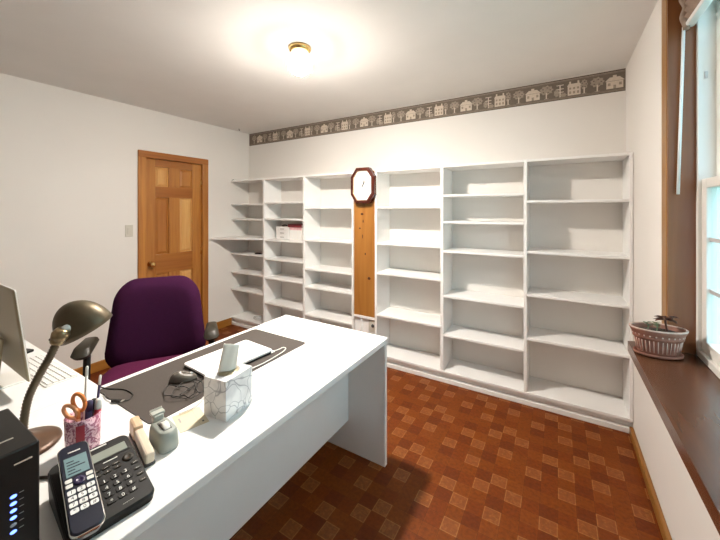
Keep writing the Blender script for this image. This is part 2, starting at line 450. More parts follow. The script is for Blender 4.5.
# window: deep wood reveal, double hung sashes
win = struct(thing('window_1', None, None, (XR, (WY0+WY1)/2, WZ0)))
def L(x, y, z): return (x-XR, y-(WY0+WY1)/2, z-WZ0)
def bx(mb, lo, hi, m, bev=.0): return mb.box(L(*lo), L(*hi), m, bev)
c = MB()
bx(c, (XR-.012, WY1, .865), (XR, 2.035, 2.512), M['casing'], .004); bx(c, (XR-.012, WY0-.085, .865), (XR, WY0, 2.512), M['casing'], .004)
bx(c, (XR-.013, WY0, WZ1), (XR, WY1, 2.514), M['casing'], .004)
c.build('window_casing', win)
c = MB()
bx(c, (XR-.01, WY1-.012, .862), (XR+.082, WY1, WZ1), M['jamb'], .001); bx(c, (XR-.01, WY0, .862), (XR+.082, WY0+.012, WZ1), M['jamb'], .001)
bx(c, (XR-.01, WY0+.012, WZ1-.012), (XR+.082, WY1-.012, WZ1), M['jamb'], .001)
c.build('window_jamb', win)
s = MB()
poly = [(L(.283, 0, 0)[0], L(0, .45, 0)[1]), (L(.283, 0, 0)[0], L(0, 1.985, 0)[1]), (0, L(0, 2.050, 0)[1]), (0, L(0, WY1, 0)[1]), (.084, L(0, WY1, 0)[1]), (.084, L(0, WY0, 0)[1]), (0, L(0, WY0, 0)[1]), (0, L(0, .45, 0)[1])]
s.prism(poly, 0, .045, M['sill'])
s.build('window_sill', win)
f = MB(); X0 = XR+.080; Y0, Y1 = WY0+.012, WY1-.012; Z0, Z1 = .862, WZ1-.012
for lo, hi in (((X0, Y1-.022, Z0), (X0+.11, Y1, Z1)), ((X0, Y0, Z0), (X0+.11, Y0+.022, Z1)), ((X0, Y0, Z0), (X0+.11, Y1, Z0+.03)), ((X0, Y0, Z1-.03), (X0+.11, Y1, Z1))):
    bx(f, lo, hi, M['vinyl'], .003)
f.build('window_frame', win)
def sash(name, xa, xb, z0, z1, label=None):
    o = MB(); sw = .05; ya, yb = Y0+.022, Y1-.022
    bx(o, (xa, ya, z0), (xb, ya+sw, z1), M['vinyl'], .004); bx(o, (xa, yb-sw, z0), (xb, yb, z1), M['vinyl'], .004)
    bx(o, (xa, ya+sw, z0), (xb, yb-sw, z0+sw), M['vinyl'], .004); bx(o, (xa, ya+sw, z1-.04), (xb, yb-sw, z1), M['vinyl'], .004)
    so = o.build(name, win)
    g = MB(); bx(g, ((xa+xb)/2-.002, ya+sw, z0+sw), ((xa+xb)/2+.002, yb-sw, z1-.04), M['glass']); g.build('glass_pane', so)
    mu = MB(); n = 2
    hz = [z0+sw+(z1-.04-z0-sw)*q/3 for q in (1, 2)]
    for z in hz: bx(mu, ((xa+xb)/2-.008, ya+sw, z-.009), ((xa+xb)/2+.008, yb-sw, z+.009), M['vinyl2'], .003)
    for q in (1, 2, 3):
        y = ya+sw+(yb-ya-2*sw)*q/4; bx(mu, ((xa+xb)/2-.0075, y-.009, z0+sw), ((xa+xb)/2+.0075, y+.009, z1-.04), M['vinyl2'], .003)
    mu.build('muntin_grid', so)
    return so
sash('lower_sash', X0+.012, X0+.046, Z0+.03, 1.61)
us = sash('upper_sash', X0+.055, X0+.09, 1.575, Z1-.03)
lk = MB(); bx(lk, (X0+.02, Y1-.028, 2.03), (X0+.03, Y1-.022, 2.06), M['vinyl2'], .002); lk.build('sash_stop', win)

# outside: a pale board-and-batten outbuilding on a lawn, the sky
struct(MB().box((XR+.35, -6, -.5), (9, 9, -.4), M['grass']).build('ground'))
sh = thing('shed', 'pale blue vertical board siding of outbuilding seen through the window panes', 'building', (3.0, 1.5, -.4))
s = MB(); s.box((0, -4, 0), (.1, 5, 4.2), M['siding']); s.build('siding_wall', sh)
for k in range(36):
    bt = MB(); bt.box((-.025, -.022, 0), (0, .022, 4.2), M['siding'], .003) if k == 0 else None
    if k == 0: bt0 = bt.build('batten', sh); bt0.location = (0, -3.9, 0)
    else:
        bt.bm.free(); q = bt0.copy(); COL.objects.link(q); q.parent = sh; q.location = (0, -3.9+k*.25, 0)

# blind gathered at the window head
bl = thing('window_blind', 'taupe fabric blind gathered up at the head of the window', 'blind', (.482, (WY0+WY1)/2, 2.262))
by0, by1 = WY0+.02-(WY0+WY1)/2, WY1-.02-(WY0+WY1)/2
b = MB(); prof = []
for k in range(13):
    z = .03+k*.0135; prof.append((-.020 if k % 2 else -.006, z))
poly = prof+[(.018, .19), (.018, .03)]
v = [(x, by0, z) for x, z in poly]+[(x, by1, z) for x, z in poly]; n = len(poly)
b.faces(v, [tuple(range(n)), tuple(range(n, 2*n))[::-1]]+[(i, (i+1) % n, n+(i+1) % n, n+i) for i in range(n)], M['blind'])
b.build('pleated_fabric', bl)
b = MB(); b.tube(smooth_path([(-.014, by1-.012, .17), (-.022, by1-.004, .13), (-.012, by1-.01, .09), (-.02, by1-.006, .05), (-.014, by1-.01, .02), (-.012, by1-.02, -.01)]), .012, M['blind'], 10)
b.tube(smooth_path([(-.02, by1-.02, .16), (-.032, by1-.012, .15), (-.034, by1-.02, .135)]), .011, M['blind'], 10)
b.build('gathered_end', bl)
MB().box((-.016, by0, 0), (.016, by1, .020), M['rail'], .005).build('bottom_rail', bl)['label'] = 'white bottom rail'
wd = MB(); wd.tube([(-.019, 1.925-(WY0+WY1)/2, .004), (.445-.482, 1.925-(WY0+WY1)/2, 1.548-2.262)], .0058, M['rail'], 8)
wd.build('tilt_wand', bl)['label'] = 'white hanging wand'

# ------------------------------------------------------------------ bookcases
YF, YK = 2.765, 3.05
def panel(mb, x0, x1, z0, z1, yf=YF): mb.box((x0, yf, z0), (x1, YK-.002, z1), M['white'], .0025)
def bookcase(name, label, x0, x1, dividers, columns, ends):
    cx = (x0+x1)/2
    t = thing(name, label, 'bookcase', (cx, YF, 0), 0, 'white bookcases along the back wall')
    def part(nm, lo, hi, bev=.0025):
        mb = MB(); mb.box((lo[0]-cx, lo[1]-YF, lo[2]), (hi[0]-cx, hi[1]-YF, hi[2]), M['white'], bev); return mb.build(nm, t)
    part('top_board', (x0, YF, 1.842), (x1, YK-.002, 1.862))
    for a, c in dividers: part('side_panel' if (a, c) in ends else 'divider', (a, YF+.002, .086), (c, YK-.002, 1.842))
    part('bottom_shelf', (x0, YF, .086), (x1, YK-.002, .106))
    part('toe_kick', (x0, YF+.04, 0), (x1, YF+.055, .086))
    part('base_trim', (x0, YF+.012, 0), (x1, YF+.04, .036), .004)
    for a, c, zs in columns:
        for z in zs: part('shelf', (a+.0005, YF+.004, z), (c-.0005, YK-.003, z+.019))
    return t, part
lb, lpart = bookcase('bookcase', 'white three-column bookcase left of the wooden board, with close-set shelves', XL+.001, -1.746,
    [(-3.034, -3.006), (-2.405, -2.378), (-1.768, -1.747)],
    [(-3.619, -3.034, [1.541, 1.351, .91, .673, .451]), (-3.006, -2.405, [1.555, 1.361, 1.111, .884, .658, .36]), (-2.378, -1.768, [1.493, 1.14, .823, .626, .321])], [(-1.768, -1.747)])
# the deep board set askew in the first column, running out along the wall
mb = MB(); cx = (XL+.001-1.746)/2
mb.prism([(-3.619-cx, 2.472-YF), (-3.575-cx, 2.50-YF), (-3.0355-cx, YF+.004-YF), (-3.0355-cx, 3.046-YF), (-3.619-cx, 3.046-YF)], 1.12, 1.139, M['white'])
mb.build('deep_shelf', lb)['label'] = 'deeper shelf that sticks out along the left wall'
rb, rpart = bookcase('bookcase', 'white three-column bookcase right of the wooden board, reaching the window wall', -1.506, XR-.001,
    [(-1.505, -1.482), (-.864, -.838), (-.222, -.2), (.405, .423)],
    [(-1.482, -.864, [1.495, 1.148, .865, .465]), (-.838, -.222, [1.592, 1.366, 1.116, .732, .399]), (-.2, .405, [1.534, 1.152, .828, .498])], [(-1.505, -1.482), (.405, .423)])

# pine-faced chase between them
ch = thing('wooden_panel', 'knotty orange pine board standing between the two white bookcases', 'panel', (-1.626, 2.775, 0))
MB().box((-.117, 0, .442), (.117, .018, 1.86), M['pine'], .003).build('pine_board', ch)
for kx, kz, a, c in ((-.025, 1.44, .016, .011), (-.05, 1.30, .011, .008), (.055, .815, .017, .014), (.012, 1.05, .007, .013), (-.012, 1.37, .006, .016), (-.018, 1.22, .005, .022)):
    kb = MB(); kb.lathe([(1, 0), (.9, .0012), (.4, .0016)], M['knot'], 16, a, c, mtx=Matrix.Translation((kx, 0.0, kz)) @ Matrix.Rotation(PI/2, 4, 'X')); kb.build('knot', ch)
MB().box((-.117, -.004, .418), (.117, .018, .441), M['white'], .002).build('rail', ch)['label'] = 'white rail under the board'
MB().box((-.044, .002, 0), (-.030, .018, .417), M['white'], .002).build('stile', ch)['label'] = 'narrow white upright'
MB().box((-.117, .02, 0), (.117, .03, .416), M['white']).build('back_panel', ch)['label'] = 'recessed white lower panel'
ot = thing('wall_outlet', 'cream outlet plate with a dark jack low under the wooden board', 'outlet', (-1.548, 2.7935, .35))
MB().box((-.036, -.006, -.058), (.036, 0, .058), M['plate'], .003).build('cover_plate', ot)
mb = MB(); mb.lathe([(.017, 0), (.016, .005), (.009, .006)], M['ink'], 16, mtx=Matrix.Translation((.012, -.006, .006)) @ Matrix.Rotation(PI/2, 4, 'X')); mb.build('jack', ot)['label'] = 'dark round jack'

# clock
ck = thing('wall_clock', 'eight-sided dark wood wall clock hung at the top of the pine board', 'clock', (-1.616, 2.774, 1.717))
def octo(w, h, cxx, cz): return [(w/2, -h/2+cz), (w/2, h/2-cz), (w/2-cxx, h/2), (-w/2+cxx, h/2), (-w/2, h/2-cz), (-w/2, -h/2+cz), (-w/2+cxx, -h/2), (w/2-cxx, -h/2)]
MY = Matrix.Rotation(PI/2, 4, 'X')   # local xy -> xz, extrude towards -Y
mb = MB()
mb.ring_prism(octo(.262, .345, .062, .085), octo(.232, .315, .055, .078), .0, .055, M['clock_wood'], MY)
mb.ring_prism(octo(.245, .328, .058, .081), octo(.206, .288, .048, .07), .048, .064, M['clock_wood'], MY)
mb.build('frame', ck)
mb = MB(); mb.ring_prism(octo(.209, .291, .049, .071), octo(.200, .282, .047, .068), .048, .058, M['gold'], MY); mb.build('inner_rim', ck)['label'] = 'thin gilt inner rim'
mb = MB(); mb.prism(octo(.228, .311, .054, .077), .0, .044, M['clock_face'], MY)
for h in range(1, 13):
    a = PI/2-h*PI/6; v, f = text_mesh(str(h), .027)
    mb.faces([(x+.074*math.cos(a), y+.108*math.sin(a), .0446) for x, y, z in v], f, M['ink'], mtx=MY)
mb.build('dial', ck)
def hand(nm, ang, l, w_):
    q = MB(); a = R(ang); mt = MY @ Matrix.Rotation(-a, 4, 'Z')
    q.prism([(-w_, -.018), (w_, -.018), (w_*.8, l*.7), (0, l), (-w_*.8, l*.7)], .0455+.001*(nm == 'minute_hand'), .0462+.001*(nm == 'minute_hand'), M['ink'], mt); q.build(nm, ck)
hand('hour_hand', 30, .052, .0065); hand('minute_hand', 17, .078, .005)
mb = MB(); mb.lathe([(.006, 0), (.006, .004), (.002, .005)], M['ink'], 12, mtx=Matrix.Translation((0, -.045, 0)) @ MY); mb.build('hand_hub', ck)

# wallpaper border
wb = MB(); bx0, bx1, bz0, bz1 = XL+.02, XR-.002, 2.352, 2.514
wb.box((bx0, YB-.0012, bz0), (bx1, YB, bz1), M['border'])
yb = YB-.0016
def flat(poly, m, dy=0): wb.faces([(x, yb-dy, z) for x, z in poly], [tuple(range(len(poly)))], m)
def rc(x0, x1, z0, z1, m, dy=0): flat([(x0, z0), (x1, z0), (x1, z1), (x0, z1)], m, dy)
for a, c, m in ((.0, .004, 'border_d'), (.008, .011, 'border_m'), (.016, .018, 'border_m'), (.156, .160, 'border_d'), (.148, .152, 'border_m'), (.142, .144, 'border_m')):
    rc(bx0, bx1, bz0+a, bz0+c, M[m])
def blob(x, z, a, c, m, n=14, dy=.0002, jag=.12):
    flat([(x+a*math.cos(2*PI*i/n)*(1+jag*(-1)**i), z+c*math.sin(2*PI*i/n)*(1+jag*(-1)**i)) for i in range(n)], m, dy)
def inb(x, h): return bx0+h < x < bx1-h
g0 = bz0+.028
for k in range(9):
    a = .360-k*.537
    if inb(a, .06):      # barn with a hipped roof and cupola
        rc(a-.05, a+.05, g0, g0+.056, M['border_l'], .0002); flat([(a-.058, g0+.056), (a+.058, g0+.056), (a+.03, g0+.084), (a-.03, g0+.084)], M['border_l'], .0003)
        rc(a-.011, a+.011, g0+.084, g0+.098, M['border_l'], .0002); rc(a-.05, a+.05, g0+.054, g0+.057, M['border_m'], .0004)
        rc(a-.008, a+.008, g0, g0+.026, M['border_m'], .0004)
        for q in (-.033, .033): rc(a+q-.008, a+q+.008, g0+.022, g0+.042, M['border_m'], .0004)
    x = a-.252
    if inb(x, .06):      # tall house with two chimneys
        rc(x-.042, x+.042, g0-.004, g0+.068, M['border_l'], .0002); flat([(x-.046, g0+.068), (x+.046, g0+.068), (x+.036, g0+.086), (x-.036, g0+.086)], M['border_l'], .0002)
        for q in (-.032, .022): rc(x+q, x+q+.012, g0+.084, g0+.104, M['border_l'], .0002)
        for q in (-.026, 0, .026):
            rc(x+q-.007, x+q+.007, g0+.042, g0+.058, M['border_m'], .0004)
            rc(x+q-.007, x+q+.007, g0+.008, g0+.028, M['border_m'], .0004)
    for off, w_, h_ in ((-.105, .042, .036), (-.187, .022, .038), (-.44, .046, .036)):   # trees
        x = a+off
        if inb(x, .05):
            rc(x-.004, x+.004, g0-.006, g0+.045, M['border_l'], .0002); rc(x-.016, x+.016, g0-.006, g0-.001, M['border_m'], .0002)
            blob(x, g0+.066, w_, h_, M['border_m'], 18, .00015)
            for q in range(5): blob(x+w_*.6*math.cos(q*1.3), g0+.066+h_*.55*math.sin(q*1.3), .006, .005, M['border'], 8, .0003)
    x = a-.345           # gate post with shrubs
    if inb(x, .05):
        rc(x-.004, x+.004, g0-.006, g0+.09, M['border_l'], .0002)
        for z in (.03, .055, .085): rc(x-.025, x+.025, g0+z, g0+z+.006, M['border_l'], .0002)
        blob(x+.022, g0+.008, .022, .016, M['border_m'], 12); blob(x-.024, g0+.03, .018, .03, M['border_m'], 14)
tag(wb.build('wallpaper_border'), 'taupe wallpaper border of cream houses and trees along the top of the back wall', 'wallpaper border')

# light switch, ceiling hook
sw = thing('light_switch', 'beige light switch plate on the wall left of the door', 'light switch', (XL, 1.592, 1.275))
MB().box((0, -.035, -.058), (.006, .035, .058), M['plate'], .003).build('cover_plate', sw)
MB().box((.006, -.016, -.033), (.010, .016, .033), M['plate'], .002).build('rocker', sw)
hk = MB(); hk.tube(smooth_path([(0, 0, 0), (0, 0, -.016), (.006, 0, -.024), (.012, 0, -.018), (.012, 0, -.012)]), .0025, M['ink'], 8); hk.lathe([(.007, -.003), (.006, 0)], M['ink'], 10)
tag(hk.build('ceiling_hook', loc=(-3.50, 2.80, H)), 'tiny dark hook in the ceiling near the back left corner', 'hook')
cp = MB(); cp.box((0, 0, 0), (.03, .022, .006), M['ink'], .002); cp.tube([(.006, .010, .006), (.020, .010, .014), (.028, .010, .007)], .002, M['ink'], 6)
tag(cp.build('cable_clip', loc=(-3.612, 2.772, 1.862)), 'small dark clip on top of the left bookcase at the wall', 'clip')

# ceiling lamp
cl_ = thing('ceiling_light', 'lit round glass ceiling light on a brass rim', 'ceiling light', (-1.415, 1.60, H))
mb = MB(); mb.lathe([(.070, 0), (.072, -.012), (.066, -.024), (.056, -.034), (.05, -.036)][::-1], M['brass'], 40); mb.build('rim', cl_)
mb = MB(); mb.lathe([(.004, -.172), (.035, -.166), (.050, -.1555), (.0625, -.1455)], M['globe'], 40); mb.build('glass_globe', cl_)
mb = MB(); mb.lathe([(.0625, -.1453), (.070, -.134), (.0755, -.119), (.0775, -.107)], M['opal2'], 40, caps=False); mb.build('globe_fill_band', cl_)['label'] = 'globe band with added glow to even the ceiling'  # separate glow zone, added to fill a dark ring on the ceiling
mb = MB(); mb.lathe([(.0775, -.1068), (.0795, -.092), (.070, -.056), (.052, -.037), (.04, -.032)], M['opal'], 40); mb.build('globe_dimmed_top', cl_)['label'] = 'upper globe dimmed to hold back ceiling glow'  # top of the globe split off and dimmed to tame the ceiling hot spot

# ------------------------------------------------------------------ things on the shelves
db = thing('drawer_box', 'white desktop drawer box standing left of the white carton on a shelf', 'drawer box', (-2.79, 2.85, 1.1302))
MB().box((-.105, 0, 0), (.105, .17, .152), M['white'], .003).build('body', db)
for k in range(3):
    dr = MB(); dr.box((-.098, -.006, .006+k*.048), (.098, -.0005, .050+k*.048), M['white'], .002); do = dr.build('drawer', db)
    hd = MB(); hd.box((-.03, -.012, .026+k*.048), (.03, -.0062, .034+k*.048), M['grey_ink'], .002); hd.build('handle', do)['label'] = 'dark drawer handle'
ct = thing('carton', 'white carton with faint pink print under the dark red folder', 'box', (-2.575, 2.85, 1.1302))
MB().box((-.1, 0, 0), (.085, .17, .150), M['paper'], .002).build('carton_body', ct)
for k in range(3):
    p = MB(); p.box((-.09+k*.056, -.0012, .012), (-.042+k*.056, -.0001, .115), M['key'], .0005); po = p.build('label_panel', ct)
p = MB(); p.box((-.1, -.0012, .118), (.085, -.0001, .148), M['pinkb'], .0005); p.build('pink_band', ct)['label'] = 'pink printed band'
bk = thing('folder', 'dark red folder lying on top of the white carton', 'folder', (-2.595, 2.845, 1.2808))
MB().box((-.1, 0, 0), (.105, .18, .006), M['darkred'], .001).build('cover', bk)
MB().box((-.097, .004, .0065), (.102, .176, .030), M['paper'], .001).build('pages', bk)
MB().box((-.1, 0, .0305), (.105, .18, .036), M['darkred'], .001).build('cover', bk)
MB().box((-.1, -.004, 0), (.105, 0, .036), M['darkred'], .001).build('spine', bk)
g = MB(); g.tube(smooth_path([(-.05, .02, .006), (-.02, 0, .012), (.01, .01, .02), (.03, .03, .012), (.05, .02, .006)]), .005, M['ink'], 8)
g.tube(smooth_path([(-.05, .03, .006), (-.03, .05, .01), (0, .04, .008), (.03, .045, .006)]), .005, M['ink'], 8)
tag(g.build('cable', loc=(-2.80, 2.88, 1.2828)), 'short black cable lying on top of the white drawer box', 'cable')
st = thing('tape_measure', 'small black gadget lying on a shelf of the left column', 'gadget', (-3.20, 2.85, .9292), R(15))
MB().box((-.04, -.022, 0), (.04, .022, .018), M['blackm'], .006).build('case', st)
MB().box((.04, -.012, .002), (.058, .012, .010), M['ink'], .002).build('tip', st)
g = MB(); pts = []
for k in range(46):
    a = k*.42; pts.append((.085*math.cos(a)*(1-.002*k), .06*math.sin(a)*(1-.002*k), .004+.0006*k))
g.tube(pts, .0035, M['keyg'], 8)
tag(g.build('coiled_cable', loc=(-3.22, 2.885, .1062)), 'grey coiled cable on the bottom shelf of the left column', 'cable')

# ------------------------------------------------------------------ desks
dk = thing('desk', 'long white desk in the foreground with panel legs', 'desk', (-1.25, .87, 0))
def dbx(nm, lo, hi, par, o, m='desk', bev=.003):
    mb = MB(); mb.box(tuple(a-b_ for a, b_ in zip(lo, o)), tuple(a-b_ for a, b_ in zip(hi, o)), M[m], bev); return mb.build(nm, par)
DO = (-1.25, .87, 0)
dbx('desktop', (-1.658, -.02, .707), (-.848, 1.728, .735), dk, DO)
dbx('end_panel', (-1.655, 1.688, 0), (-.851, 1.716, .7065), dk, DO)
dbx('end_panel', (-1.655, .0, 0), (-.851, .028, .7065), dk, DO)
dbx('modesty_panel', (-1.118, .0285, .19), (-1.10, 1.6875, .7065), dk, DO)
rd = thing('return_desk', 'white side desk behind the long desk, carrying the monitor and keyboard', 'desk', (-2.2, .3, 0))
RO = (-2.2, .3, 0)
dbx('desktop', (-2.78, .0, .707), (-1.660, .62, .735), rd, RO)
dbx('end_panel', (-2.778, .004, 0), (-2.752, .616, .7065), rd, RO)
dbx('back_panel', (-2.7515, .004, .15), (-1.70, .022, .7065), rd, RO)
dbx('end_panel', (-1.70, .004, 0), (-1.674, .616, .7065), rd, RO)

T = .735
mt_ = MB(); mt_.prism(rrect(.418, .82, .02, 5), 0, .0028, M['charcoal'])
tag(mt_.build('desk_mat', loc=(-1.413, 1.007, T+.0002)), 'large dark grey desk mat along the back of the long desk', 'desk mat')
TM = T+.0032

# laptop
lp = thing('laptop', 'closed white laptop lying on the desk mat behind the tissue box', 'laptop', (-1.388, 1.058, TM), R(-4))
mb = MB(); mb.prism(rrect(.225, .345, .014, 5), .002, .011, M['black']); mb.build('base', lp)['label'] = 'dark base edge'
mb = MB(); mb.prism(rrect(.225, .345, .014, 5), .0112, .0195, M['lap']); mb.build('lid', lp)
for sx in (-1, 1):
    for sy in (-1, 1):
        mb = MB(); mb.lathe([(.006, 0), (.006, .002)], M['black'], 12, mtx=Matrix.Translation((sx*.09, sy*.14, 0))); mb.build('foot', lp)
mb = MB(); mb.box((-.03, .172, .004), (.03, .1728, .009), M['steel']); mb.build('port_strip', lp)
wc = MB(); wc.tube(smooth_path([(-1.268, 1.226, TM+.006), (-1.262, 1.262, TM+.006), (-1.262, 1.292, TM+.005), (-1.243, 1.294, TM+.004), (-1.228, 1.262, TM+.004), (-1.219, 1.20, TM+.004), (-1.214, 1.12, TM+.004), (-1.222, 1.03, TM+.004), (-1.226, .95, TM+.004), (-1.216, .87, TM+.004), (-1.20, .80, TM+.004), (-1.168, .735, TM+.004), (-1.176, .68, TM+.004)]), .0026, M['wcable'], 8)
wc.box((-1.276, 1.208, TM+.0015), (-1.260, 1.232, TM+.0095), M['wcable'], .002)
tag(wc.build('charging_cable'), 'thin white cable looping from the laptop along the desk mat edge', 'cable')

# mouse and its cable
ms = thing('computer_mouse', 'black and grey computer mouse lying on the desk mat left of the laptop', 'mouse', (-1.395, .825, TM), R(48))
mb = MB(); n, k = 24, 7; v = []; f = []
for j in range(k):
    t = j/(k-1)*PI/2
    for i in range(n):
        a = 2*PI*i/n; rr = math.cos(t)**.6 if j < k-1 else .02
        v.append((.056*math.cos(a)*rr, .031*math.sin(a)*rr, .002+.034*math.sin(t)*(1-.18*math.cos(a))))
for j in range(k-1):
    for i in range(n): f.append((j*n+i, j*n+(i+1) % n, (j+1)*n+(i+1) % n, (j+1)*n+i))
f += [tuple(range(n))[::-1], tuple(range((k-1)*n, k*n))]
mb.faces(v, f, M['mouse'], True); mb.build('shell', ms)
mb = MB(); mb.prism(rrect(.10, .05, .024, 6), 0, .003, M['black']); mb.build('sole', ms)
mb = MB(); mb.lathe([(.008, -.0035), (.009, 0), (.008, .0035)], M['steel'], 16, mtx=Matrix.Translation((.028, 0, .026)) @ MY); mb.build('scroll_wheel', ms)
cb = MB(); rr = random.Random(3); pts = [(-1.352, .872, TM+.008), (-1.33, .87, TM+.006), (-1.315, .84, TM+.005)]
for k in range(26):
    a = k*.60; rad = .030+.036*rr.random()
    pts.append((-1.322+.002*k+1.1*rad*math.cos(a), .744+.002*k+.95*rad*math.sin(a), TM+.004+.016*rr.random()))
pts += [(-1.25, .80, TM+.004), (-1.24, .83, TM+.003)]
cb.tube(smooth_path(pts, 5), .0019, M['cable'], 7)
tag(cb.build('mouse_cable'), 'tangled thin black cable heaped beside the mouse on the desk mat', 'cable')
cb = MB(); cb.tube(smooth_path([(-1.66, .615, T+.0025), (-1.60, .622, TM+.002), (-1.53, .655, TM+.002), (-1.46, .655, TM+.002), (-1.43, .625, TM+.003), (-1.452, .605, TM+.004)]), .0022, M['cable'], 8)
cb.box((-.018, -.007, 0), (.018, .007, .008), M['black'], .002, mtx=Matrix.Translation((-1.462, .600, TM)) @ Matrix.Rotation(R(30), 4, 'Z'))
cb.box((.018, -.005, .002), (.030, .005, .006), M['steel'], .0005, mtx=Matrix.Translation((-1.462, .600, TM)) @ Matrix.Rotation(R(30), 4, 'Z'))
cb.tube(smooth_path([(-1.475, .594, TM+.004), (-1.52, .59, TM+.003), (-1.57, .60, TM+.002)]), .002, M['cable'], 8)
tag(cb.build('plug_cable'), 'short black cable with a plug at the left end of the desk mat', 'cable')

# tissue box
tb = thing('tissue_box', 'white cube tissue box printed with grey leaf lines, a tissue pulled up', 'tissue box', (-1.058, .800, T+.0002), R(8))
mb = MB(); mb.box((-.053, -.066, 0), (.053, .066, .141), M['marble'], .0015)
mb.build('box', tb)
mb = MB(); mb.ring_prism([(.036*math.cos(2*PI*i/28), .045*math.sin(2*PI*i/28)) for i in range(28)], [(.032*math.cos(2*PI*i/28), .041*math.sin(2*PI*i/28)) for i in range(28)], .1412, .1418, M['grey_ink'])
mb.build('opening_rim', tb)
mb = MB(); mb.lathe([(.98, .1411), (.97, .1414)], M['alu'], 28, .032, .041); mb.build('film', tb)['label'] = 'clear grey film over the opening'
mb = MB(); nu, nv = 28, 10; v = []
for j in range(nv):
    t = j/(nv-1)
    for i in range(nu):
        a = 2*PI*i/nu; fold = 1+.22*math.sin(3*a+1)*(1-t*.4)
        ww, th = .031*(1-t*.10)*(1+.10*math.sin(3*a+1)), .014*(1-t*.72)+.002*math.sin(5*a+3*t)
        v.append((th*math.sin(a)+.55*ww*math.cos(a)+.010*t-.012, .83*ww*math.cos(a)+.014*t, (.1418+.094*t)-.008*t*math.cos(a)))
f = [(j*nu+i, j*nu+(i+1) % nu, (j+1)*nu+(i+1) % nu, (j+1)*nu+i) for j in range(nv-1) for i in range(nu)]+[tuple(range((nv-1)*nu, nv*nu))]
mb.faces(v, f, M['tissue'], True); mb.build('tissue', tb)

# paper slips
cd = MB(); cd.box((-.058, -.046, 0), (.058, .046, .0008), M['cream'])
cd.box((-.03, -.034, .0009), (.0, -.028, .0011), M['grey_ink']); cd.box((.036, .028, .0009), (.044, .034, .0011), M['ink'])
cd.box((-.058, .018, .0009), (.058, .0186, .0011), M['grey_ink'])
tag(cd.build('paper_slip', loc=(-1.120, .688, T+.0003), rotz=R(-17)), 'cream printed paper slip lying between tape dispenser and tissue box', 'paper')

# tape dispenser
td = thing('tape_dispenser', 'grey green tape dispenser with a white roll, left of the tissue box', 'tape dispenser', (-1.078, .573, T+.0002), R(-8))
mb = MB(); rings = [(0, .112, .054, .020), (.006, .117, .058, .022), (.030, .115, .058, .024), (.046, .110, .056, .025), (.055, .104, .051, .024), (.0585, .094, .042, .020)]
v = []; f = []; N = 24
for z, l, w_, r in rings: v += [(x, y, z) for x, y in rrect(l, w_, r, 5)]
for j in range(len(rings)-1): f += [(j*N+i, j*N+(i+1) % N, (j+1)*N+(i+1) % N, (j+1)*N+i) for i in range(N)]
f += [tuple(range(N))[::-1], tuple(range((len(rings)-1)*N, len(rings)*N))]
mb.faces(v, f, M['sage'], True); mb.build('body', td)
mb = MB(); mb.box((-.022, -.012, .0586), (.034, .012, .0592), M['ink']); mb.build('slot', td)
mb = MB(); mb.lathe([(.027, -.009), (.028, -.008), (.028, .008), (.027, .009)], M['tape'], 28, mtx=Matrix.Translation((.008, 0, .043)) @ MY); mb.build('tape_roll', td)['label'] = 'white roll of tape'
mb = MB(); mb.box((-.058, -.015, .050), (-.036, .015, .076), M['sage_l'], .004); mb.box((-.063, -.019, .074), (-.040, .019, .082), M['sage_l'], .002); mb.build('cutter_arm', td)
mb = MB(); mb.box((-.066, -.018, .080), (-.0635, .018, .087), M['steel']); mb.build('blade', td)

# stapler
sp = thing('stapler', 'beige stapler with a tan rear cap between phone and tape dispenser', 'stapler', (-1.112, .524, T+.0002), R(-13))
MB().box((-.10, -.014, 0), (.10, .014, .010), M['ink'], .003).build('base', sp)
mb = MB(); mt2 = Matrix.Translation((-.09, 0, .030)) @ Matrix.Rotation(R(4), 4, 'Y')
mb.box((.055, -.0125, -.012), (.19, .0125, .022), M['beige'], .006, mtx=mt2); mb.build('arm', sp)
mb = MB(); mb.box((-.01, -.014, -.019), (.054, .014, .030), M['tan'], .008, mtx=mt2); mb.build('rear_cap', sp)['label'] = 'tan rear cap'
mb = MB(); mb.box((-.02, -.008, .011), (.092, .008, .020), M['steel'], .001); mb.build('magazine', sp)['label'] = 'steel staple magazine'

# pencil cup and what stands in it
PC = (-1.262, .428)
cu = thing('pencil_cup', 'pink damask patterned pencil cup standing behind the phone', 'cup', (PC[0], PC[1], T+.0002))
mb = MB(); mb.lathe([(.040, 0), (.042, .003), (.0435, .06), (.045, .112), (.042, .112), (.040, .06), (.039, .006), (.002, .005)], M['damask'], 40); mb.build('cup_body', cu)
mb = MB(); n = 8; aa = [R(-40)+R(26)*i/n for i in range(n+1)]
v = [(.0445*math.cos(a), .0445*math.sin(a), .012) for a in aa]+[(.0465*math.cos(a), .0465*math.sin(a), .10) for a in aa]
mb.faces(v, [(i, i+1, n+2+i, n+1+i) for i in range(n)], M['red'], True); mb.build('stripe', cu)['label'] = 'dark red stripe'
def pen(name, label, dx, dy, tx, ty, l, r, m, capm, lab_cap=None, tip=.012):
    a = Vector((PC[0]+dx, PC[1]+dy, T+.008)); d_ = Vector((tx, ty, 1)).normalized()
    e = thing(name, label, 'pen', a, 0, 'pens and markers in the pencil cup')
    q = MB(); q.tube([(0, 0, 0), d_*.01, d_*(l-.03)], r, M[m], 12, [r*.3, r, r]); q.build('barrel', e)
    q = MB(); q.tube([d_*(l-.0298), d_*(l-.004), d_*l], r*1.05, M[capm], 12, [r*1.06, r*1.02, r*.6]); q.build('cap', e)
    return e
pen('pen', 'long pale grey pen standing tallest in the pencil cup', -.012, .004, .06, .02, .25, .0038, 'alu_l', 'paper')
pen('pen', 'thin dark pen with a white end at the right of the pencil cup', .0, .026, -.02, .10, .205, .0036, 'navy', 'paper')
